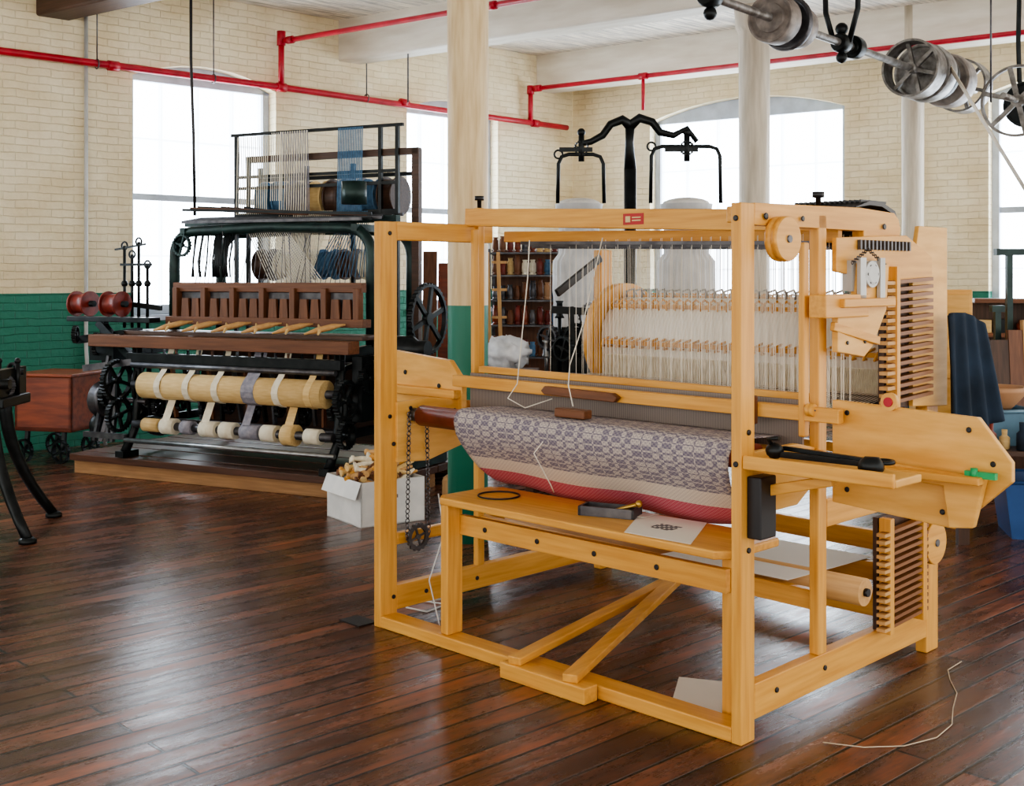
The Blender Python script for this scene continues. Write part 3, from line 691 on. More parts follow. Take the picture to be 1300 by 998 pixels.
m.bar(OZ((.45,.75,1.93)),OZ((2.45,.75,1.93)),.06,.05)
m.obj('arch_tie',GIRON,ol)
for (y,z) in ((.3,.4),(.9,.4),(.6,.85),(.22,.6),(.5,.55)):
    m=MB(); m.cyl(OZ((.5,y,z)),OZ((2.35,y,z)),.025,12); m.obj('cross_shaft',DSTEEL,ol)
OB('breast_beam',.08,2.48,.06,.2,.97,1.06,BW['x'],'worn brown wooden breast beam')
OB('shelf_board',.3,2.5,.2,.52,1.06,1.09,DW['x'])
OB('lay_rail',.62,2.36,.40,.47,1.39,1.46,BW['x'],'dark brown reed cap'); OB('lay_rail',.58,2.4,.36,.47,1.14,1.2,BW['x'])
OB('back_board',.55,2.32,.80,.82,.25,.95,DW['x'])  # dark panel added behind the works, imitates shadow in the loom's depth
for i in range(7):
    x=.64+i*.278; OB('lay_divider',x,x+.045,.37,.44,1.17,1.42,BW['z'])
for i in range(6):
    x=.685+i*.278; OB('reed',x,x+.233,.43,.44,1.2,1.39,DSTEEL)
    m=MB()
    for k in range(2):
        m.prism([(x+.03+k*.1,1.2+Z),(x+.11+k*.1,1.2+Z),(x+.10+k*.1,1.34+Z),(x+.04+k*.1,1.34+Z)],'xz',.385,.41)
    m.obj('shuttle_guide',BW['z'],ol)
    m=MB(); m.tube([OZ((x-.02,.14,1.10)),OZ((x+.05,.2,1.125)),OZ((x+.13,.27,1.15)),OZ((x+.2,.33,1.165))],[.006,.022,.022,.006],8); m.obj('shuttle',PINE['x'],ol,'pale boxwood ribbon shuttle')
    m=MB(); m.tube([OZ((x+.1,.14,1.10)),OZ((x+.06,.22,1.13)),OZ((x-.01,.3,1.16))],[.006,.016,.006],8); m.obj('shuttle',TAN,ol)
OB('front_rail',.45,2.4,.08,.14,.86,.93,IRON)
for i in range(16):
    x=.60+i*.115; m=MB(); m.bar(OZ((x,.16,.88)),OZ((x+random.uniform(-.03,.03),.2+.05*(i%2),.45)),.018,.035); m.sphere(OZ((x,.15,.84+.04*(i%2))),.028,8); m.bar(OZ((x+.05,.15,.96)),OZ((x+.05,.16,.83)),.012,.02); m.obj('take_up_bracket',[IRON,DSTEEL,BW['z']][i%3],ol)
for i in range(8):
    x=.62+i*.23; m=MB(); m.gear(OZ((x,.24,.52+.05*(i%2))),(1,.2,0),.08,.03,18,4); m.obj('gear',IRON,ol)
m=MB(); m.cyl(OZ((.5,.09,.84)),OZ((2.36,.09,.84)),.022,12); m.obj('cross_shaft',DSTEEL,ol)
m=MB(); m.cyl(OZ((.62,.1,.69)),OZ((2.28,.1,.69)),.098,28); m.m=1; m.cyl(OZ((.5,.1,.69)),OZ((2.38,.1,.69)),.03,12); m.obj('take_up_roll',[TAN,DSTEEL],ol,'fat tan cloth-covered take-up roller')
tm=[CREAM,CREAM,CREAM,GREYY,CREAM,TAN]
for i in range(6):
    x=.80+i*.27; w=.055 if i!=3 else .11
    pts=[(.17,1.0),(.14,.9),(.07,.80),(.035,.77),(.003,.73),(-.006,.69),(.003,.65),(.03,.61),(.10,.585)]
    m=MB(); vs=[]
    for y,z in pts: vs+= [(x,y,z+Z),(x+w,y,z+Z),(x+w,y+.004,z+.004+Z),(x,y+.004,z+.004+Z)]
    n=len(pts); fs=[]
    for j in range(n-1):
        for q in range(4): fs.append((j*4+q,j*4+(q+1)%4,j*4+4+(q+1)%4,j*4+4+q))
    m.add(vs,fs); m.obj('woven_tape',tm[i],ol)
m=MB(); m.cyl(OZ((.55,.06,.40)),OZ((2.36,.06,.40)),.03,12); m.obj('lower_rod',DSTEEL,ol)
xx=.66
for i,(w,r,mt_) in enumerate(((.15,.05,TAN),(.12,.06,CREAM),(.1,.05,GREYY),(.14,.058,CREAM),(.12,.06,CREAM),(.16,.055,GREYY),(.12,.06,CREAM),(.1,.075,TAN),(.12,.055,CREAM))):
    m=MB(); m.lathe(OZ((xx,.06,.40)),(1,0,0),[(0,r*.6),(0,r),(w,r),(w,r*.6)],20); m.obj('tape_spool',mt_,ol)
    if i%2==1:
        m=MB(); m.add([(xx+.01,.10,.59+Z),(xx+.08,.10,.59+Z),(xx+.08,.03,.45+Z),(xx+.01,.03,.45+Z)],[(0,1,2,3)]); m.obj('woven_tape',mt_,ol)
    xx+=.185
m=MB(); m.cyl(OZ((.5,.02,.28)),OZ((2.4,.02,.28)),.018,10); m.obj('lower_rod',STEEL,ol)
for (x,y,z,r,w,t_,s_) in ((.38,.06,.72,.16,.04,34,5),(.42,.04,.46,.13,.04,28,4),(.26,.1,.60,.10,.05,20,4),(2.45,.08,.66,.14,.04,30,5),(2.44,.1,.42,.10,.04,22,4),(.40,.5,.45,.2,.05,40,5),(2.5,.3,.8,.12,.04,26,5)):
    m=MB(); m.gear(OZ((x,y,z)),(1,0,0),r,w,t_,s_); m.obj('gear',IRON,ol)
m=MB(); m.lathe(OZ((.12,.14,.56)),(1,0,0),[(0,.05),(0,.13),(.02,.14),(.05,.12),(.09,.14),(.11,.13),(.11,.05)],24); m.obj('drive_pulley',DSTEEL,ol)
m=MB(); m.lathe(OZ((.10,.14,.36)),(1,0,0),[(0,.03),(0,.09),(.02,.1),(.06,.1),(.08,.09),(.08,.03)],20); m.obj('drive_pulley',IRON,ol)
m=MB(); m.cyl(OZ((.05,.14,.56)),OZ((.6,.14,.56)),.02,10); m.obj('cross_shaft',DSTEEL,ol)
m=MB(); m.gear(OZ((2.72,.72,1.2)),(1,0,0),.26,.035,40,6,.1); m.obj('hand_wheel',IRON,ol,'black spoked fly wheel')
m=MB(); m.lathe(OZ((2.5,.45,1.0)),(1,0,0),[(0,.05),(.05,.09),(.25,.09),(.3,.06),(.38,.06)],18); m.box(2.5,2.85,.3,.6,.82+Z,.92+Z); m.box(2.42,2.5,.2,.8,.5+Z,.95+Z); m.obj('motor',IRON,ol,'black motor and bracket')
m=MB(); m.box(2.5,2.78,.35,.9,.155+Z,.82+Z); m.obj('motor_housing',GIRON,ol,bevel=.01)
OB('bracket',-.32,.55,.22,.34,1.15,1.19,IRON)
m=MB(); m.bar(OZ((.1,.25,.6)),OZ((.05,.25,1.16)),.05,.05); m.bar(OZ((.5,.2,.8)),OZ((.0,.25,1.15)),.05,.06); m.bar(OZ((-.25,.28,1.0)),OZ((.4,.28,1.08)),.06,.06); m.obj('bracket',IRON,ol)
m=MB()
for (x,z,r) in ((-.2,1.05,.07),(.02,.98,.09),(.3,1.02,.07)): m.gear(OZ((x,.2,z)),(1,.6,0),r,.03,18,4)
m.box(-.05,.2,.2,.35,.85+Z,1.0+Z); m.obj('gear_cluster',IRON,ol)
for x in (-.28,.06):
    m=MB(); m.lathe(OZ((x,.28,1.29)),(1,0,0),[(0,.05),(0,.10),(.015,.10),(.015,.075),(.10,.08),(.145,.075),(.145,.10),(.16,.10),(.16,.05)],24); m.m=1; m.cyl(OZ((x-.04,.28,1.29)),OZ((x+.2,.28,1.29)),.025,10); m.obj('brake_drum',[REDDRUM,IRON],ol,'dark red painted drum')
m=MB()
for x,h in ((.12,1.75),(.2,1.68),(.27,1.78),(.36,1.6)):
    m.cyl(OZ((x,.4,1.1)),OZ((x,.4,h)),.012,8); m.ring(OZ((x,.4,h)),(0,1,0),.03,.008,12,6); m.sphere(OZ((x,.4,1.45)),.028,8)
m.bar(OZ((.08,.4,1.60)),OZ((.4,.4,1.60)),.02,.02); m.bar(OZ((.02,.4,1.72)),OZ((.34,.4,1.76)),.015,.015); m.bar(OZ((.05,.4,1.3)),OZ((.5,.4,1.26)),.03,.04)
m.obj('stop_motion_rods',IRON,ol)
m=MB()
for x,h,a in ((.16,.9,.1),(.3,.85,-.05),(.22,.7,.12),(.34,.6,0)): m.bar(OZ((x,.05,.25)),OZ((x+a,.1,h)),.025,.03)
m.bar(OZ((.05,.05,.8)),OZ((.5,.1,.86)),.04,.05); m.bar(OZ((.08,.03,.3)),OZ((.5,.03,.3)),.04,.04)
m.obj('lever_linkage',DSTEEL,ol)
for k in range(9):
    m=MB(); y=.5+k*.05; z=1.93+.006*k; m.bar(OZ((.62-.02*k,y,z)),OZ((2.3+.05*(k%3),y,z-.01)),.012,.022); m.obj('heald_bar',IRON if k%2 else DSTEEL,ol)
for k in range(10):
    m=MB(); m.bar(OZ((.70+.05*k,.42+.03*k,2.02+.01*(k%3))),OZ((2.35-.1*k,.55+.08*k,1.96)),.014,.02); m.obj('heald_lever',BW['x'] if k%2 else IRON,ol)
m=MB()
for i in range(36):
    x=.7+i*.044; m.tube([OZ((x,.5+.3*random.random(),1.9)),OZ((x+.01,.55,1.45))],.003,4)
m.obj('heald_wires',DSTEEL,ol,kind='stuff')
m=MB()
for i in range(22):
    x=.72+random.random()*.40; m.tube([OZ((x,.55,1.9)),OZ((x-.03+.06*random.random(),.5,1.62)),OZ((x,.5,1.5))],.007,5)
m.obj('hook_bundle',IRON,ol,kind='stuff')
m=MB()
for x in (.83,.95,2.35,2.2):
    m.bar(OZ((x,.9,1.0)),OZ((x,.9,2.64 if x!=.95 else 2.46)),.028,.028)
m.bar(OZ((.78,.9,2.64)),OZ((2.4,.9,2.64)),.024,.024)
for z in (2.30,2.21,2.0,1.98): m.bar(OZ((.83,.9,z)),OZ((2.35,.9,z)),.024,.024)
m.bar(OZ((.83,1.2,2.3)),OZ((2.35,1.2,2.3)),.03,.03)
for x in (.83,1.3,1.75,2.35): m.bar(OZ((x,1.2,1.2)),OZ((x,1.2,2.4)),.03,.03)
m.obj('creel_frame',IRON,ol)
m=MB(); m.bar(OZ((.92,.93,2.44)),OZ((2.52,.93,2.44)),.05,.05); m.bar(OZ((2.5,.93,.9)),OZ((2.5,.93,2.46)),.06,.05); m.obj('creel_frame',DW['x'],ol,'dark reddish wooden creel frame')
for i,(mt_,r) in enumerate(((BLUEY,.13),(BLUEY,.13),(DW['x'],.12),(TAN,.12),(DW['x'],.13),(GREYY,.13),(BLUEY,.12),(DW['x'],.13))):
    x=1.0+i*.165
    m=MB(); m.lathe(OZ((x,1.05,2.12)),(1,0,0),[(0,.03),(0,r+.02),(.012,r+.02),(.012,r),(.12,r),(.12,r+.02),(.132,r+.02),(.132,.03)],24); m.obj('yarn_spool',mt_,ol)
for i,(mt_,r) in enumerate(((DW['x'],.11),(CREAM,.1),(CREAM,.1),(BLUEY,.1),(DW['x'],.1),(CREAM,.1))):
    x=1.0+i*.2
    m=MB(); m.lathe(OZ((x,1.0,1.6)),(1,0,0),[(0,.03),(0,r+.02),(.012,r+.02),(.012,r),(.12,r),(.12,r+.02),(.132,r+.02),(.132,.03)],24); m.obj('yarn_spool',mt_,ol)
def curtain(x0,x1,z0,z1,y,n,mt_,xe=None):
    m=MB(); xe=xe or (x0,x1)
    for i in range(n):
        u=i/(n-1); a=x0+(x1-x0)*u; b_=xe[0]+(xe[1]-xe[0])*u
        m.bar(OZ((a,y,z0)),OZ((b_,y-.02,z1)),.006,.003,up=(0,1,0))
    m.obj('warp_yarn_sheet',mt_,ol,kind='stuff')
curtain(1.30,1.55,2.64,1.35,.87,20,GREYY,(1.42,1.6)); curtain(1.3,1.55,2.64,1.9,.86,12,CREAM); curtain(1.84,2.06,2.64,2.0,.87,22,BLUEY); curtain(.86,1.16,2.62,2.0,.88,16,CREAM)
curtain(1.95,2.12,2.0,1.5,.84,14,BLUEY,(1.6,2.1)); curtain(1.15,1.5,1.9,1.46,.62,20,LTHREAD,(1.4,1.9)); curtain(1.55,1.9,2.0,1.46,.7,20,CREAM,(1.5,1.7)); curtain(1.2,1.3,2.64,2.1,.88,6,LTHREAD)
m=MB(); m.gear(OZ((.62,.5,1.75)),(0,1,0),.09,.03,20,4); m.obj('dobby_gear',GIRON,ol)
m=MB(); m.lathe(OZ((2.3,.4,2.1)),(0,0,1),[(-.08,.04),(-.08,.09),(.08,.09),(.08,.04)],12); m.obj('dobby_cylinder',GIRON,ol)

# ---------------------------------------------------------------- box of bobbins
BXO=V((-.90,7.05,0))
bx=thing('cardboard_box','white cardboard box filled with wooden bobbins and spindles on floor','box',BXO,math.atan2(.57,.82))
W1,W2,hh=.44,.46,.27
m=MB(); m.box(0,W1,0,W2,0,.006); m.box(0,W1,0,.006,0,hh).box(0,W1,W2-.006,W2,0,hh).box(0,.006,0,W2,0,hh).box(W1-.006,W1,0,W2,0,hh)
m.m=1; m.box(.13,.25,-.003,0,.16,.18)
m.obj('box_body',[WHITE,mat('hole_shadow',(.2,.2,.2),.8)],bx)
m=MB(); m.add([(0,0,hh),(0,W2,hh),(-.04,W2,hh-.10),(-.04,0,hh-.10)],[(0,1,2,3)]); m.obj('flap',WHITE,bx)
rot=Matrix.Rotation(math.atan2(.57,.82),3,'Z')
for i in range(70):
    u=random.uniform(.06,.38); v=random.uniform(.08,.40)
    c=V((u,v,hh-.01+.15*(1-abs(u-.22)/.2)*(1-abs(v-.23)/.25)+random.uniform(-.02,.02))); c=rot@c+BXO
    a=random.uniform(-1.2,1.2)+.6; d_=V((math.cos(a),math.sin(a),random.uniform(-.2,.5))).normalized(); Lb=.07+.03*random.random()
    m=MB(); m.lathe(c-d_*Lb,d_,[(0,.012),(0,.02),(.015,.02),(.02,.012),(.06,.018),(Lb*1.6,.012),(Lb*2,.008)],10)
    m.obj('bobbin',[PINE['x'],MW['x'],PINE['x'],TAN,CREAM,BW['x']][i%6],label='slender turned wooden bobbin in the cardboard box',category='bobbin',group='bobbins in the cardboard box')
m=MB()
m.prism([(0,0),(.24,.08),(.26,.28),(.05,.25)],'xy',0,.24)
m.obj('brown_bag',mat('kraft',(.5,.31,.15),.8,bump=.4),label='crumpled brown paper bag beside the cardboard box',category='bag',loc=(-.45,7.48,0),bevel=.03)

# ---------------------------------------------------------------- cart and iron machine on the left
ct=thing('wooden_cart','reddish mahogany box cart on small iron wheels','cart',(-4.02,9.55,0),-.25)
m=MB(); m.box(0,.52,0,.5,.26,.30).box(0,.52,0,.03,.26,.70).box(0,.52,.47,.5,.26,.70).box(0,.03,0,.5,.26,.70).box(.49,.52,0,.5,.26,.70); m.obj('box_body',MAHO,ct,bevel=.006)
m=MB(); m.box(-.02,.54,-.02,.52,.70,.725); m.obj('lid',MAHO,ct,bevel=.006)
for x in (.08,.42):
    for y in (.04,.44):
        m=MB(); m.gear((x,y-.03,.1),(.2,1,0),.095,.03,30,5,.14); m.bar((x,y,.1),(x,y+.02,.27),.03,.03); m.obj('caster_wheel',IRON,ct)
im=thing('winding_machine','black cast-iron textile machine on curved splayed legs','machine',(-3.43,7.0,0),0)
def leg(x0,y0,x1,y1):
    m=MB(); pts=[]
    for i in range(9):
        t=i/8; z=.76*(1-t); k=t**2.0
        pts.append((x0+(x1-x0)*k,y0+(y1-y0)*k,z+.02))
    m.tube(pts,[.042-.012*(i/8) for i in range(9)],8); m.lathe((x1,y1,0),(0,0,1),[(0,.05),(.02,.05),(.035,.03)],14); return m.obj('leg',IRON,im)
leg(.36,.15,.56,.40); leg(.40,-.12,.70,-.34); leg(-.3,.15,-.5,.45); leg(-.3,-.15,-.5,-.4)
m=MB(); m.box(-.5,.50,-.2,.2,.74,.80); m.bar((-.3,0,.35),(.42,0,.35),.04,.05); m.obj('bed',IRON,im,bevel=.01)
m=MB()
for k,(x,z,r) in enumerate(((.38,.92,.10),(.2,.95,.12),(.45,.86,.06),(.0,.95,.12),(.44,.94,.05))): m.gear((x,-.15+.06*k,z),(.5,1,0),r,.03,24,4)
m.obj('gear_train',DSTEEL,im)
m=MB()
for i in range(9): m.cyl((-.4+i*.11,.05,.8),(-.4+i*.11,.05,1.0),.014,8); m.sphere((-.4+i*.11,.05,1.0),.02,8)
m.cyl((-.5,.1,.93),(.5,.1,.93),.018,10); m.cyl((-.5,-.15,.88),(.52,-.15,.88),.03,12); m.box(.42,.47,-.2,.2,.8,.96)
m.obj('spindles',IRON,im)

# ---------------------------------------------------------------- sliver machine with arch (behind loom)
sm=thing('roving_machine','dark iron drawing machine with double-armed arch and wire loops','machine',(0,8.5,0),0)
def PX(px,py,t=8.5): return ((px-650)/1500*t, t-8.5, 1.5+(352-py)/1500*t)
m=MB(); m.tube([PX(800,617),PX(800,215)],.045,12); m.tube([PX(800,215),PX(799,180),PX(800,158)],[.045,.03,.035],12)
m.lathe(PX(800,385),(0,0,1),[(0,.08),(.03,.09),(.06,.05)],16); m.obj('post',IRON,sm)
for pts in (((800,160),(790,152),(775,158),(765,172),(750,180),(735,183)),((800,160),(812,150),(828,155),(838,168),(855,172),(872,163),(885,180))):
    m=MB(); m.tube([PX(*p) for p in pts],[.04,.035,.03,.028,.024,.02][:len(pts)] if len(pts)==6 else [.04,.035,.03,.028,.024,.022,.018],10); m.obj('arm',IRON,sm)
for px in (738,872):
    m=MB(); m.cyl(PX(px,170),PX(px,205),.022,10); m.gear(V(PX(px,188)),(0,1,0),.055,.04,18,4); m.sphere(PX(px,168),.03); m.bar(PX(px-28,190),PX(px+14,190),.03,.03); m.obj('pulley_head',IRON,sm)
for x0,x1,y0,y1 in ((708,767,196,258),(826,915,186,258)):
    m=MB(); pts=[(x0,y1),(x0+1,y0+12),(x0+5,y0+3),(x0+14,y0),(x1-14,y0),(x1-5,y0+3),(x1-1,y0+12),(x1,y1)]
    m.tube([PX(*p) for p in pts],.014,8); m.ring(PX(x0+1,y0),(0,1,0),.03,.007,14,6); m.obj('wire_loop',IRON,sm)
def can(px,r,label):
    X=(px-650)/1500*8.9
    e=thing('sliver_can',label,'can',(X,8.9,0),0,'fluted sliver cans')
    m=MB(); prof=[(0,r*1.25),(1.0,r*1.25),(1.35,r*1.25),(1.40,r*1.3),(1.62,r*1.28),(1.68,r*1.0),(1.98,r*.98),(2.0,r*1.15),(2.05,r*1.2)]
    vs=[];fs=[]
    N=96
    for z,rr in prof:
        for k in range(N):
            g=2*math.pi*k/N; q=rr*(1+.03*math.cos(24*g)) if z<1.99 else rr
            vs.append((q*math.cos(g),q*math.sin(g),z))
    for i in range(len(prof)-1):
        for k in range(N): fs.append((i*N+k,i*N+(k+1)%N,(i+1)*N+(k+1)%N,(i+1)*N+k))
    fs.append(tuple(range(N))); m.add(vs,fs,True); m.obj('can_body',FOAM,e)
    m=MB(); m.sphere((0,0,2.05),r*1.1,16,(1,1,.28)); m.obj('cotton_sliver',COTTON,e)
can(735,.15,'tall white fluted sliver can topped with cotton'); can(871,.165,'tall white fluted sliver can topped with cotton')
mb_=thing('gearing_bench','low dark iron machine bed crowded with gears and spindles','machine',(.22,7.95,0),0)
m=MB(); m.box(.0,1.5,0,.4,.72,.8); m.box(.05,.55,.3,.4,.8,1.15)
for x in (.15,1.4): m.bar((x,.2,0),(x,.2,.75),.07,.3)
m.obj('bed',IRON,mb_,bevel=.01)
for i in range(15):
    m=MB(); x=.03+i*.1; r=.07+.06*random.random(); m.gear((x,.05+.2*random.random(),.86+.45*random.random()),(.2+random.random(),1,0),r,.035,22,4); m.obj('gear',IRON if i%3 else DSTEEL,mb_)
for i in range(16):
    m=MB(); x=.02+i*.09; h=.95+.4*random.random(); m.cyl((x,.25,.8),(x,.25,h),.014,8); m.lathe((x,.25,h-.12),(0,0,1),[(0,.035),(.02,.026),(.1,.02),(.12,.03)],12); m.obj('spindle',IRON if i%3 else STEEL,mb_)
m=MB(); m.bar((.05,.1,1.28),(1.1,.1,1.22),.03,.05); m.bar((.2,.1,.8),(.18,.1,1.3),.04,.04); m.bar((.9,.1,.8),(.9,.1,1.28),.04,.04); m.bar((.02,.3,1.1),(1.3,.3,1.12),.05,.06); m.obj('cross_bar',IRON,mb_)
sh=thing('shelf_unit','dark steel shelving holding mixed yarn bobbins and spools','shelf',(-.22,10.4,0),-.1)
for x in (0,.62):
    for y in (0,.35):
        m=MB(); m.box(x,x+.03,y,y+.03,0,1.75); m.obj('upright',DSTEEL,sh)
m=MB(); m.box(.03,.62,.37,.38,0,1.75); m.obj('back_panel',BW['z'],sh)
zs=[.5,.8,1.08,1.3,1.52,1.72]
for z in zs:
    m=MB(); m.box(.01,.64,0.01,.36,z-.015,z); m.obj('shelf_board',DSTEEL,sh)
R2=Matrix.Rotation(-.1,3,'Z')
cm=[CREAM,REDDRUM,TAN,BW['z'],MAROON,BLUEY,DSTEEL,MAHO,BW['z'],CLAY]
for z in zs[1:]:
    for i in range(9):
        if random.random()<.06: continue
        h=.12+.06*random.random()
        p=R2@V((.065+i*.066,.06+.05*random.random(),z+.001))+V((-.22,10.4,0))
        m=MB(); m.lathe(p,(0,0,1),[(0,.028),(.01,.031),(.015,.02),(.03,.03),(h-.03,.027),(h-.02,.018),(h,.024)],12)
        m.obj('yarn_bobbin',random.choice(cm),label='small wound bobbin standing on the steel shelving',category='bobbin',group='bobbins on the steel shelves')
for i,(px,w,mt_) in enumerate(((544,.12,BW['z']),(563,.11,MAHO))):
    t=9.9; X=(px-650)/1500*t
    m=MB(); m.bar((X,t,.0),(X,t+.22,1.72-.1*i),w,.03,up=(0,-1,.1)); m.obj('leaning_board',mt_,label='brown wooden board standing upright against the wall side',category='board',group='leaning boards')
m=MB(); t=9.3
for px in (626,640): X=(px-650)/1500*t; m.bar((X,t,0),(X-.05,t+.2,1.7),.03,.03)
for z in [.3+i*.22 for i in range(7)]: m.bar((-.16,t+.2*z/1.7,z),(-.04,t+.2*z/1.7,z),.02,.02)
m.obj('small_rack',PINE['z'],label='narrow pale wooden rack leaning beside the shelving',category='rack')
tb=thing('side_table','dark low table carrying a white plastic bag of fleece','table',(-.38,7.9,0),-.05)
m=MB(); m.box(0,.55,0,.5,.82,.86); m.obj('top',DW['x'],tb,bevel=.004)
for x in (.03,.47):
    for y in (.03,.42): m=MB(); m.box(x,x+.05,y,y+.05,0,.82); m.obj('leg',DW['z'],tb)
m=MB(); m.sphere((0,0,0),.15,32,(1.1,.9,.72)); o=m.obj('plastic_bag',BAGM,label='crumpled white plastic bag of fleece lying on the table',category='bag',loc=(-.04,8.1,.98))
tx=bpy.data.textures.new('n','CLOUDS'); tx.noise_scale=.05; dm=o.modifiers.new('d','DISPLACE'); dm.texture=tx; dm.strength=.12

# ---------------------------------------------------------------- line shaft
ds=V((.64,.768,0)); s0=V((1.845,8.26,3.3))
def SP(t,dz=0): return s0+ds*t+V((0,0,dz))
n_=V((-.768,.64,0))
def hanger(par,c,dr,nn):
    m=MB(); m.lathe(c-dr*.07,dr,[(0,.03),(0,.06),(.03,.075),(.11,.075),(.14,.06),(.14,.03)],18)
    hz=H-c.z
    for sg in (-1,1): m.tube([c+nn*.06*sg,c+nn*.13*sg+V((0,0,.25)),c+nn*.14*sg+V((0,0,.6)),c+nn*.13*sg+V((0,0,hz-.02))],.022,8)
    m.bar(c+nn*.2+V((0,0,hz-.02)),c-nn*.2+V((0,0,hz-.02)),.1,.04); m.sphere(c+V((0,0,.11)),.05,12); m.sphere(c-V((0,0,.11)),.045,12)
    m.obj('shaft_hanger',IRON,par)
def pulley(par,c,dr,r,w,mt_,sp=True,nm='pulley'):
    m=MB()
    if sp: m.gear(c,dr,r,w,60,6,.06)
    else: m.lathe(c-dr*w/2,dr,[(0,.05),(0,r*.6),(.02,r*.62),(.02,r*.85),(0,r*.9),(0,r*.98),(.01,r),(w*.5,r*1.03),(w-.01,r),(w,r*.98),(w,r*.85),(w,.05)],32)
    return m.obj(nm,mt_,par)
WDRUM=mat('grey_wood_drum',(.30,.26,.23),.5,.2,(.14,.12,.11),12)
ls=thing('line_shaft','overhead steel line shaft with iron pulleys hung from ceiling','line shaft',(0,0,0))
m=MB(); m.cyl(SP(-2.2),SP(4.1),.03,14); m.obj('shaft',WORN,ls)
pulley(ls,SP(-.02),ds,.17,.16,WDRUM,False); pulley(ls,SP(.17),ds,.19,.06,DSTEEL,False); pulley(ls,SP(.3),ds,.15,.14,WDRUM,False); pulley(ls,SP(1.3),ds,.09,.1,IRON,False)
pulley(ls,SP(2.55),ds,.25,.2,WORN); pulley(ls,SP(2.82),ds,.25,.2,WORN,False); pulley(ls,SP(3.05),ds,.21,.1,IRON,False); pulley(ls,SP(3.35),ds,.24,.22,WDRUM,False); pulley(ls,SP(3.75),ds,.25,.2,WORN)
for t in (-.9,1.08): hanger(ls,SP(t),ds,n_)
cs=thing('counter_shaft','short overhead countershaft with large thin spoked steel wheel','line shaft',(0,0,0))
c0=V((4.42,10.25,3.02)); m=MB(); m.cyl(c0-ds*.5,c0+ds*.45,.025,12); m.obj('shaft',WORN,cs)
pulley(cs,c0-ds*.1,ds,.31,.04,WORN,nm='wheel'); pulley(cs,c0+ds*.2,ds,.2,.14,IRON,False); hanger(cs,c0+ds*.38,ds,n_)
q1=SP(2.75); m=MB(); m.bar(q1-n_*.25,V((4.25,8.6,1.3)),.07,.006,up=(1,0,.5)); m.obj('drive_belt',CANVAS,ls,'long pale canvas drive belt')

# ---------------------------------------------------------------- clutter on the right
wb=thing('work_table','cluttered low dark work table by the far side of the loom','table',(2.50,6.6,0),-.1)
m=MB(); m.box(0,1.4,0,.75,.50,.53); m.obj('top',DW['x'],wb,bevel=.004)
for x in (.0,1.32):
    for y in (.02,.66): m=MB(); m.box(x,x+.06,y,y+.06,0,.5); m.obj('leg',DW['z'],wb)
def bin_(name,label,cat,loc,w,d_,h,mt_,rz=0):
    m=MB()
    a=.85
    def q(s_,z): return [(-w/2*s_,-d_/2*s_,z),(w/2*s_,-d_/2*s_,z),(w/2*s_,d_/2*s_,z),(-w/2*s_,d_/2*s_,z)]
    vs=q(a,0)+q(1,h)+q(.96,h)+q(a*.95,.01)
    fs=[(0,1,2,3)]
    for i in range(3):
        for k in range(4): fs.append((i*4+k,i*4+(k+1)%4,(i+1)*4+(k+1)%4,(i+1)*4+k))
    fs.append((12,13,14,15)); m.add(vs,fs)
    for k in range(4):
        a_=[(-1,-1),(1,-1),(1,1),(-1,1)]; p=a_[k];r_=a_[(k+1)%4]
        m.tube([(p[0]*w/2,p[1]*d_/2,h),(r_[0]*w/2,r_[1]*d_/2,h)],.012,6)
    return m.obj(name,mt_,label=label,category=cat,loc=loc,rot=(0,0,rz))
bin_('plastic_tote','blue plastic storage tote on the floor under the table','tote',(3.15,6.9,0),.6,.45,.33,BLUEP,-.2)
bin_('plastic_basket','light blue plastic basket sitting on the work table','basket',(2.84,6.9,.53),.34,.28,.2,mat('blue_basket',(.16,.30,.42),.4),.1)
bin_('plastic_basket','grey plastic basket full of odds and ends on the table','basket',(3.3,6.88,.53),.34,.28,.16,mat('grey_basket',(.3,.33,.36),.5),-.1)
m=MB(); m.lathe((2.83,6.88,.735),(0,0,1),[(0,.07),(.02,.09),(.1,.16),(.13,.165),(.13,.15),(.10,.145),(.03,.08)],28); m.obj('bowl',CLAY,label='brown stoneware bowl stacked on the blue basket',category='bowl')
for i in range(12):
    m=MB(); x=2.62+i*.075+random.uniform(-.02,.02); y=6.62+.03*(i%3); h=.08+.14*random.random(); r=.028+.012*random.random()
    y-= (x-2.55)*.1
    m.lathe((x,y+.02,.531),(0,0,1),[(0,r),(h*.6,r),(h*.7,r*.5),(h,r*.55)],12)
    m.obj('spray_can' if i%4==0 else 'yarn_cone',[WHITE,MAROON,TAN,NAVY,STEEL,CLAY,CREAM][i%7],label=['small metal canister standing on the work table','small cone of yarn standing on the work table'][1 if i%4 else 0],category='canister' if i%4==0 else 'cone',group='small items on the work table')
cb=thing('plywood_cabinet','upright pale plywood cabinet standing behind the loom','cabinet',(2.58,7.35,0),-.15)
m=MB(); m.box(.0,.34,.3,.6,0,1.42); m.obj('body',PW,cb,bevel=.006)
m=MB(); m.box(.02,.32,.275,.3,.85,1.39); m.obj('door',PW,cb,bevel=.004)
m=MB(); m.cyl((.27,.25,1.1),(.27,.28,1.1),.014,10); m.obj('knob',BLACK,cb)
rk=thing('tool_rack','dark wooden tool rack with stored boxes against the far wall','rack',(3.25,8.3,0),-.3)
m=MB(); m.box(0,1.5,.2,.24,0,1.35); m.obj('back_board',DW['z'],rk)
for z in (.45,.8,1.08,1.32):
    m=MB(); m.box(0,1.5,0,.2,z,z+.03); m.obj('shelf_board',BW['x'],rk)
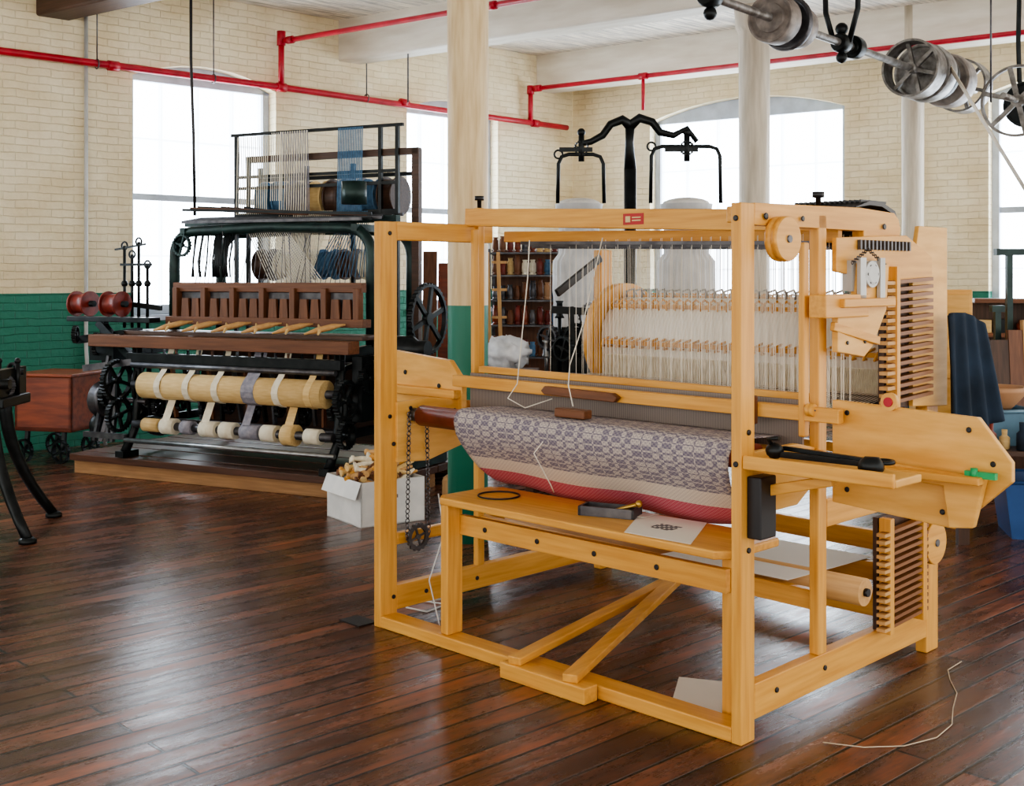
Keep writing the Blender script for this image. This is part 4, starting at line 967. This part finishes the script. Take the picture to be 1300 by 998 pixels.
for i in range(36):
    x=.04+(i//3)*.12; z=[.48,.83,1.11][i%3]; h=.08+.14*random.random(); m=MB()
    if i%4==0: m.lathe((x+.04,.1,z),(0,0,1),[(0,.04),(h*.7,.04),(h*.8,.025),(h,.025)],14)
    else: m.box(x,x+.06+.03*random.random(),.04,.16,z,z+h)
    m.obj('stored_box',[MAHO,GREYY,TAN,BLUEY,WHITE,IRON,BW['z'],CLAY][i%8],rk)
m=MB(); vs=[];fs=[];nn=30;mm_=20
for i in range(mm_+1):
    v=i/mm_
    for k in range(nn+1):
        u=k/nn
        wd=.20+.10*v
        x=.02+.014*math.sin(u*22+v*1.5)*(.4+v)+.02*v
        y=-.02+wd*u; z=1.36-.46*v-.03*math.sin(u*4.1+.5)*v-(.10*max(0,u-.45)**1.2*(1-v))-.05*(1-v)*max(0,.2-u)
        vs.append((x,y,z))
for i in range(mm_):
    for k in range(nn): fs.append((i*(nn+1)+k,i*(nn+1)+k+1,(i+1)*(nn+1)+k+1,(i+1)*(nn+1)+k))
m.add(vs,fs,True); jk=m.obj('jacket',NAVY,label='dark navy jacket hung from the rear post of the loom',category='jacket',loc=LL(2.0,1.24,0),rot=(0,0,LA-.35))
md=jk.modifiers.new('s','SOLIDIFY'); md.thickness=.02
for i,(px,t,w) in enumerate(((1268,7.15,.11),(1288,7.15,.09),(1306,7.15,.09))):
    X=(px-650)/1500*t
    m=MB(); m.bar((X,t-.06,.53),(X+.0*i,t+.0,1.12+.06*i),w,.04,up=(0,-1,0)); m.obj('offcut_board',[DW['z'],BW['z'],PINE['z']][i],label='short wooden board standing on end on the work table',category='board',group='boards on the work table')
for (px,y0,hw,t) in ((1281,320,.085,7.25),(1266,392,.04,7.25)):
    X=(px-650)/1500*t; z1=1.5+(352-y0)/1500*t
    m=MB(); m.bar((X,t,.53),(X,t,z1),.035,.035); m.bar((X-hw,t,z1),(X+hw,t,z1),.05,.04); m.obj('bar_clamp',GIRON,label='tall dark green iron bar clamp standing on the table',category='clamp',group='iron bar clamps')
# ---------------------------------------------------------------- light, world, camera
w=bpy.data.worlds.new('World'); S.world=w; w.use_nodes=True
bg=w.node_tree.nodes['Background']; bg.inputs[0].default_value=(1.0,.965,.91,1); bg.inputs[1].default_value=2.55
try: S.view_settings.look='AgX - Medium High Contrast'
except Exception as e: print('look',e)
cam=bpy.data.cameras.new('Camera'); co=bpy.data.objects.new('Camera',cam); COL.objects.link(co)
co.location=(0,0,1.5); co.rotation_euler=(math.pi/2,0,0)
cam.sensor_width=36; cam.lens=36*1500/1300; cam.shift_y=-147/1300; cam.clip_start=.05; cam.clip_end=100
S.camera=co
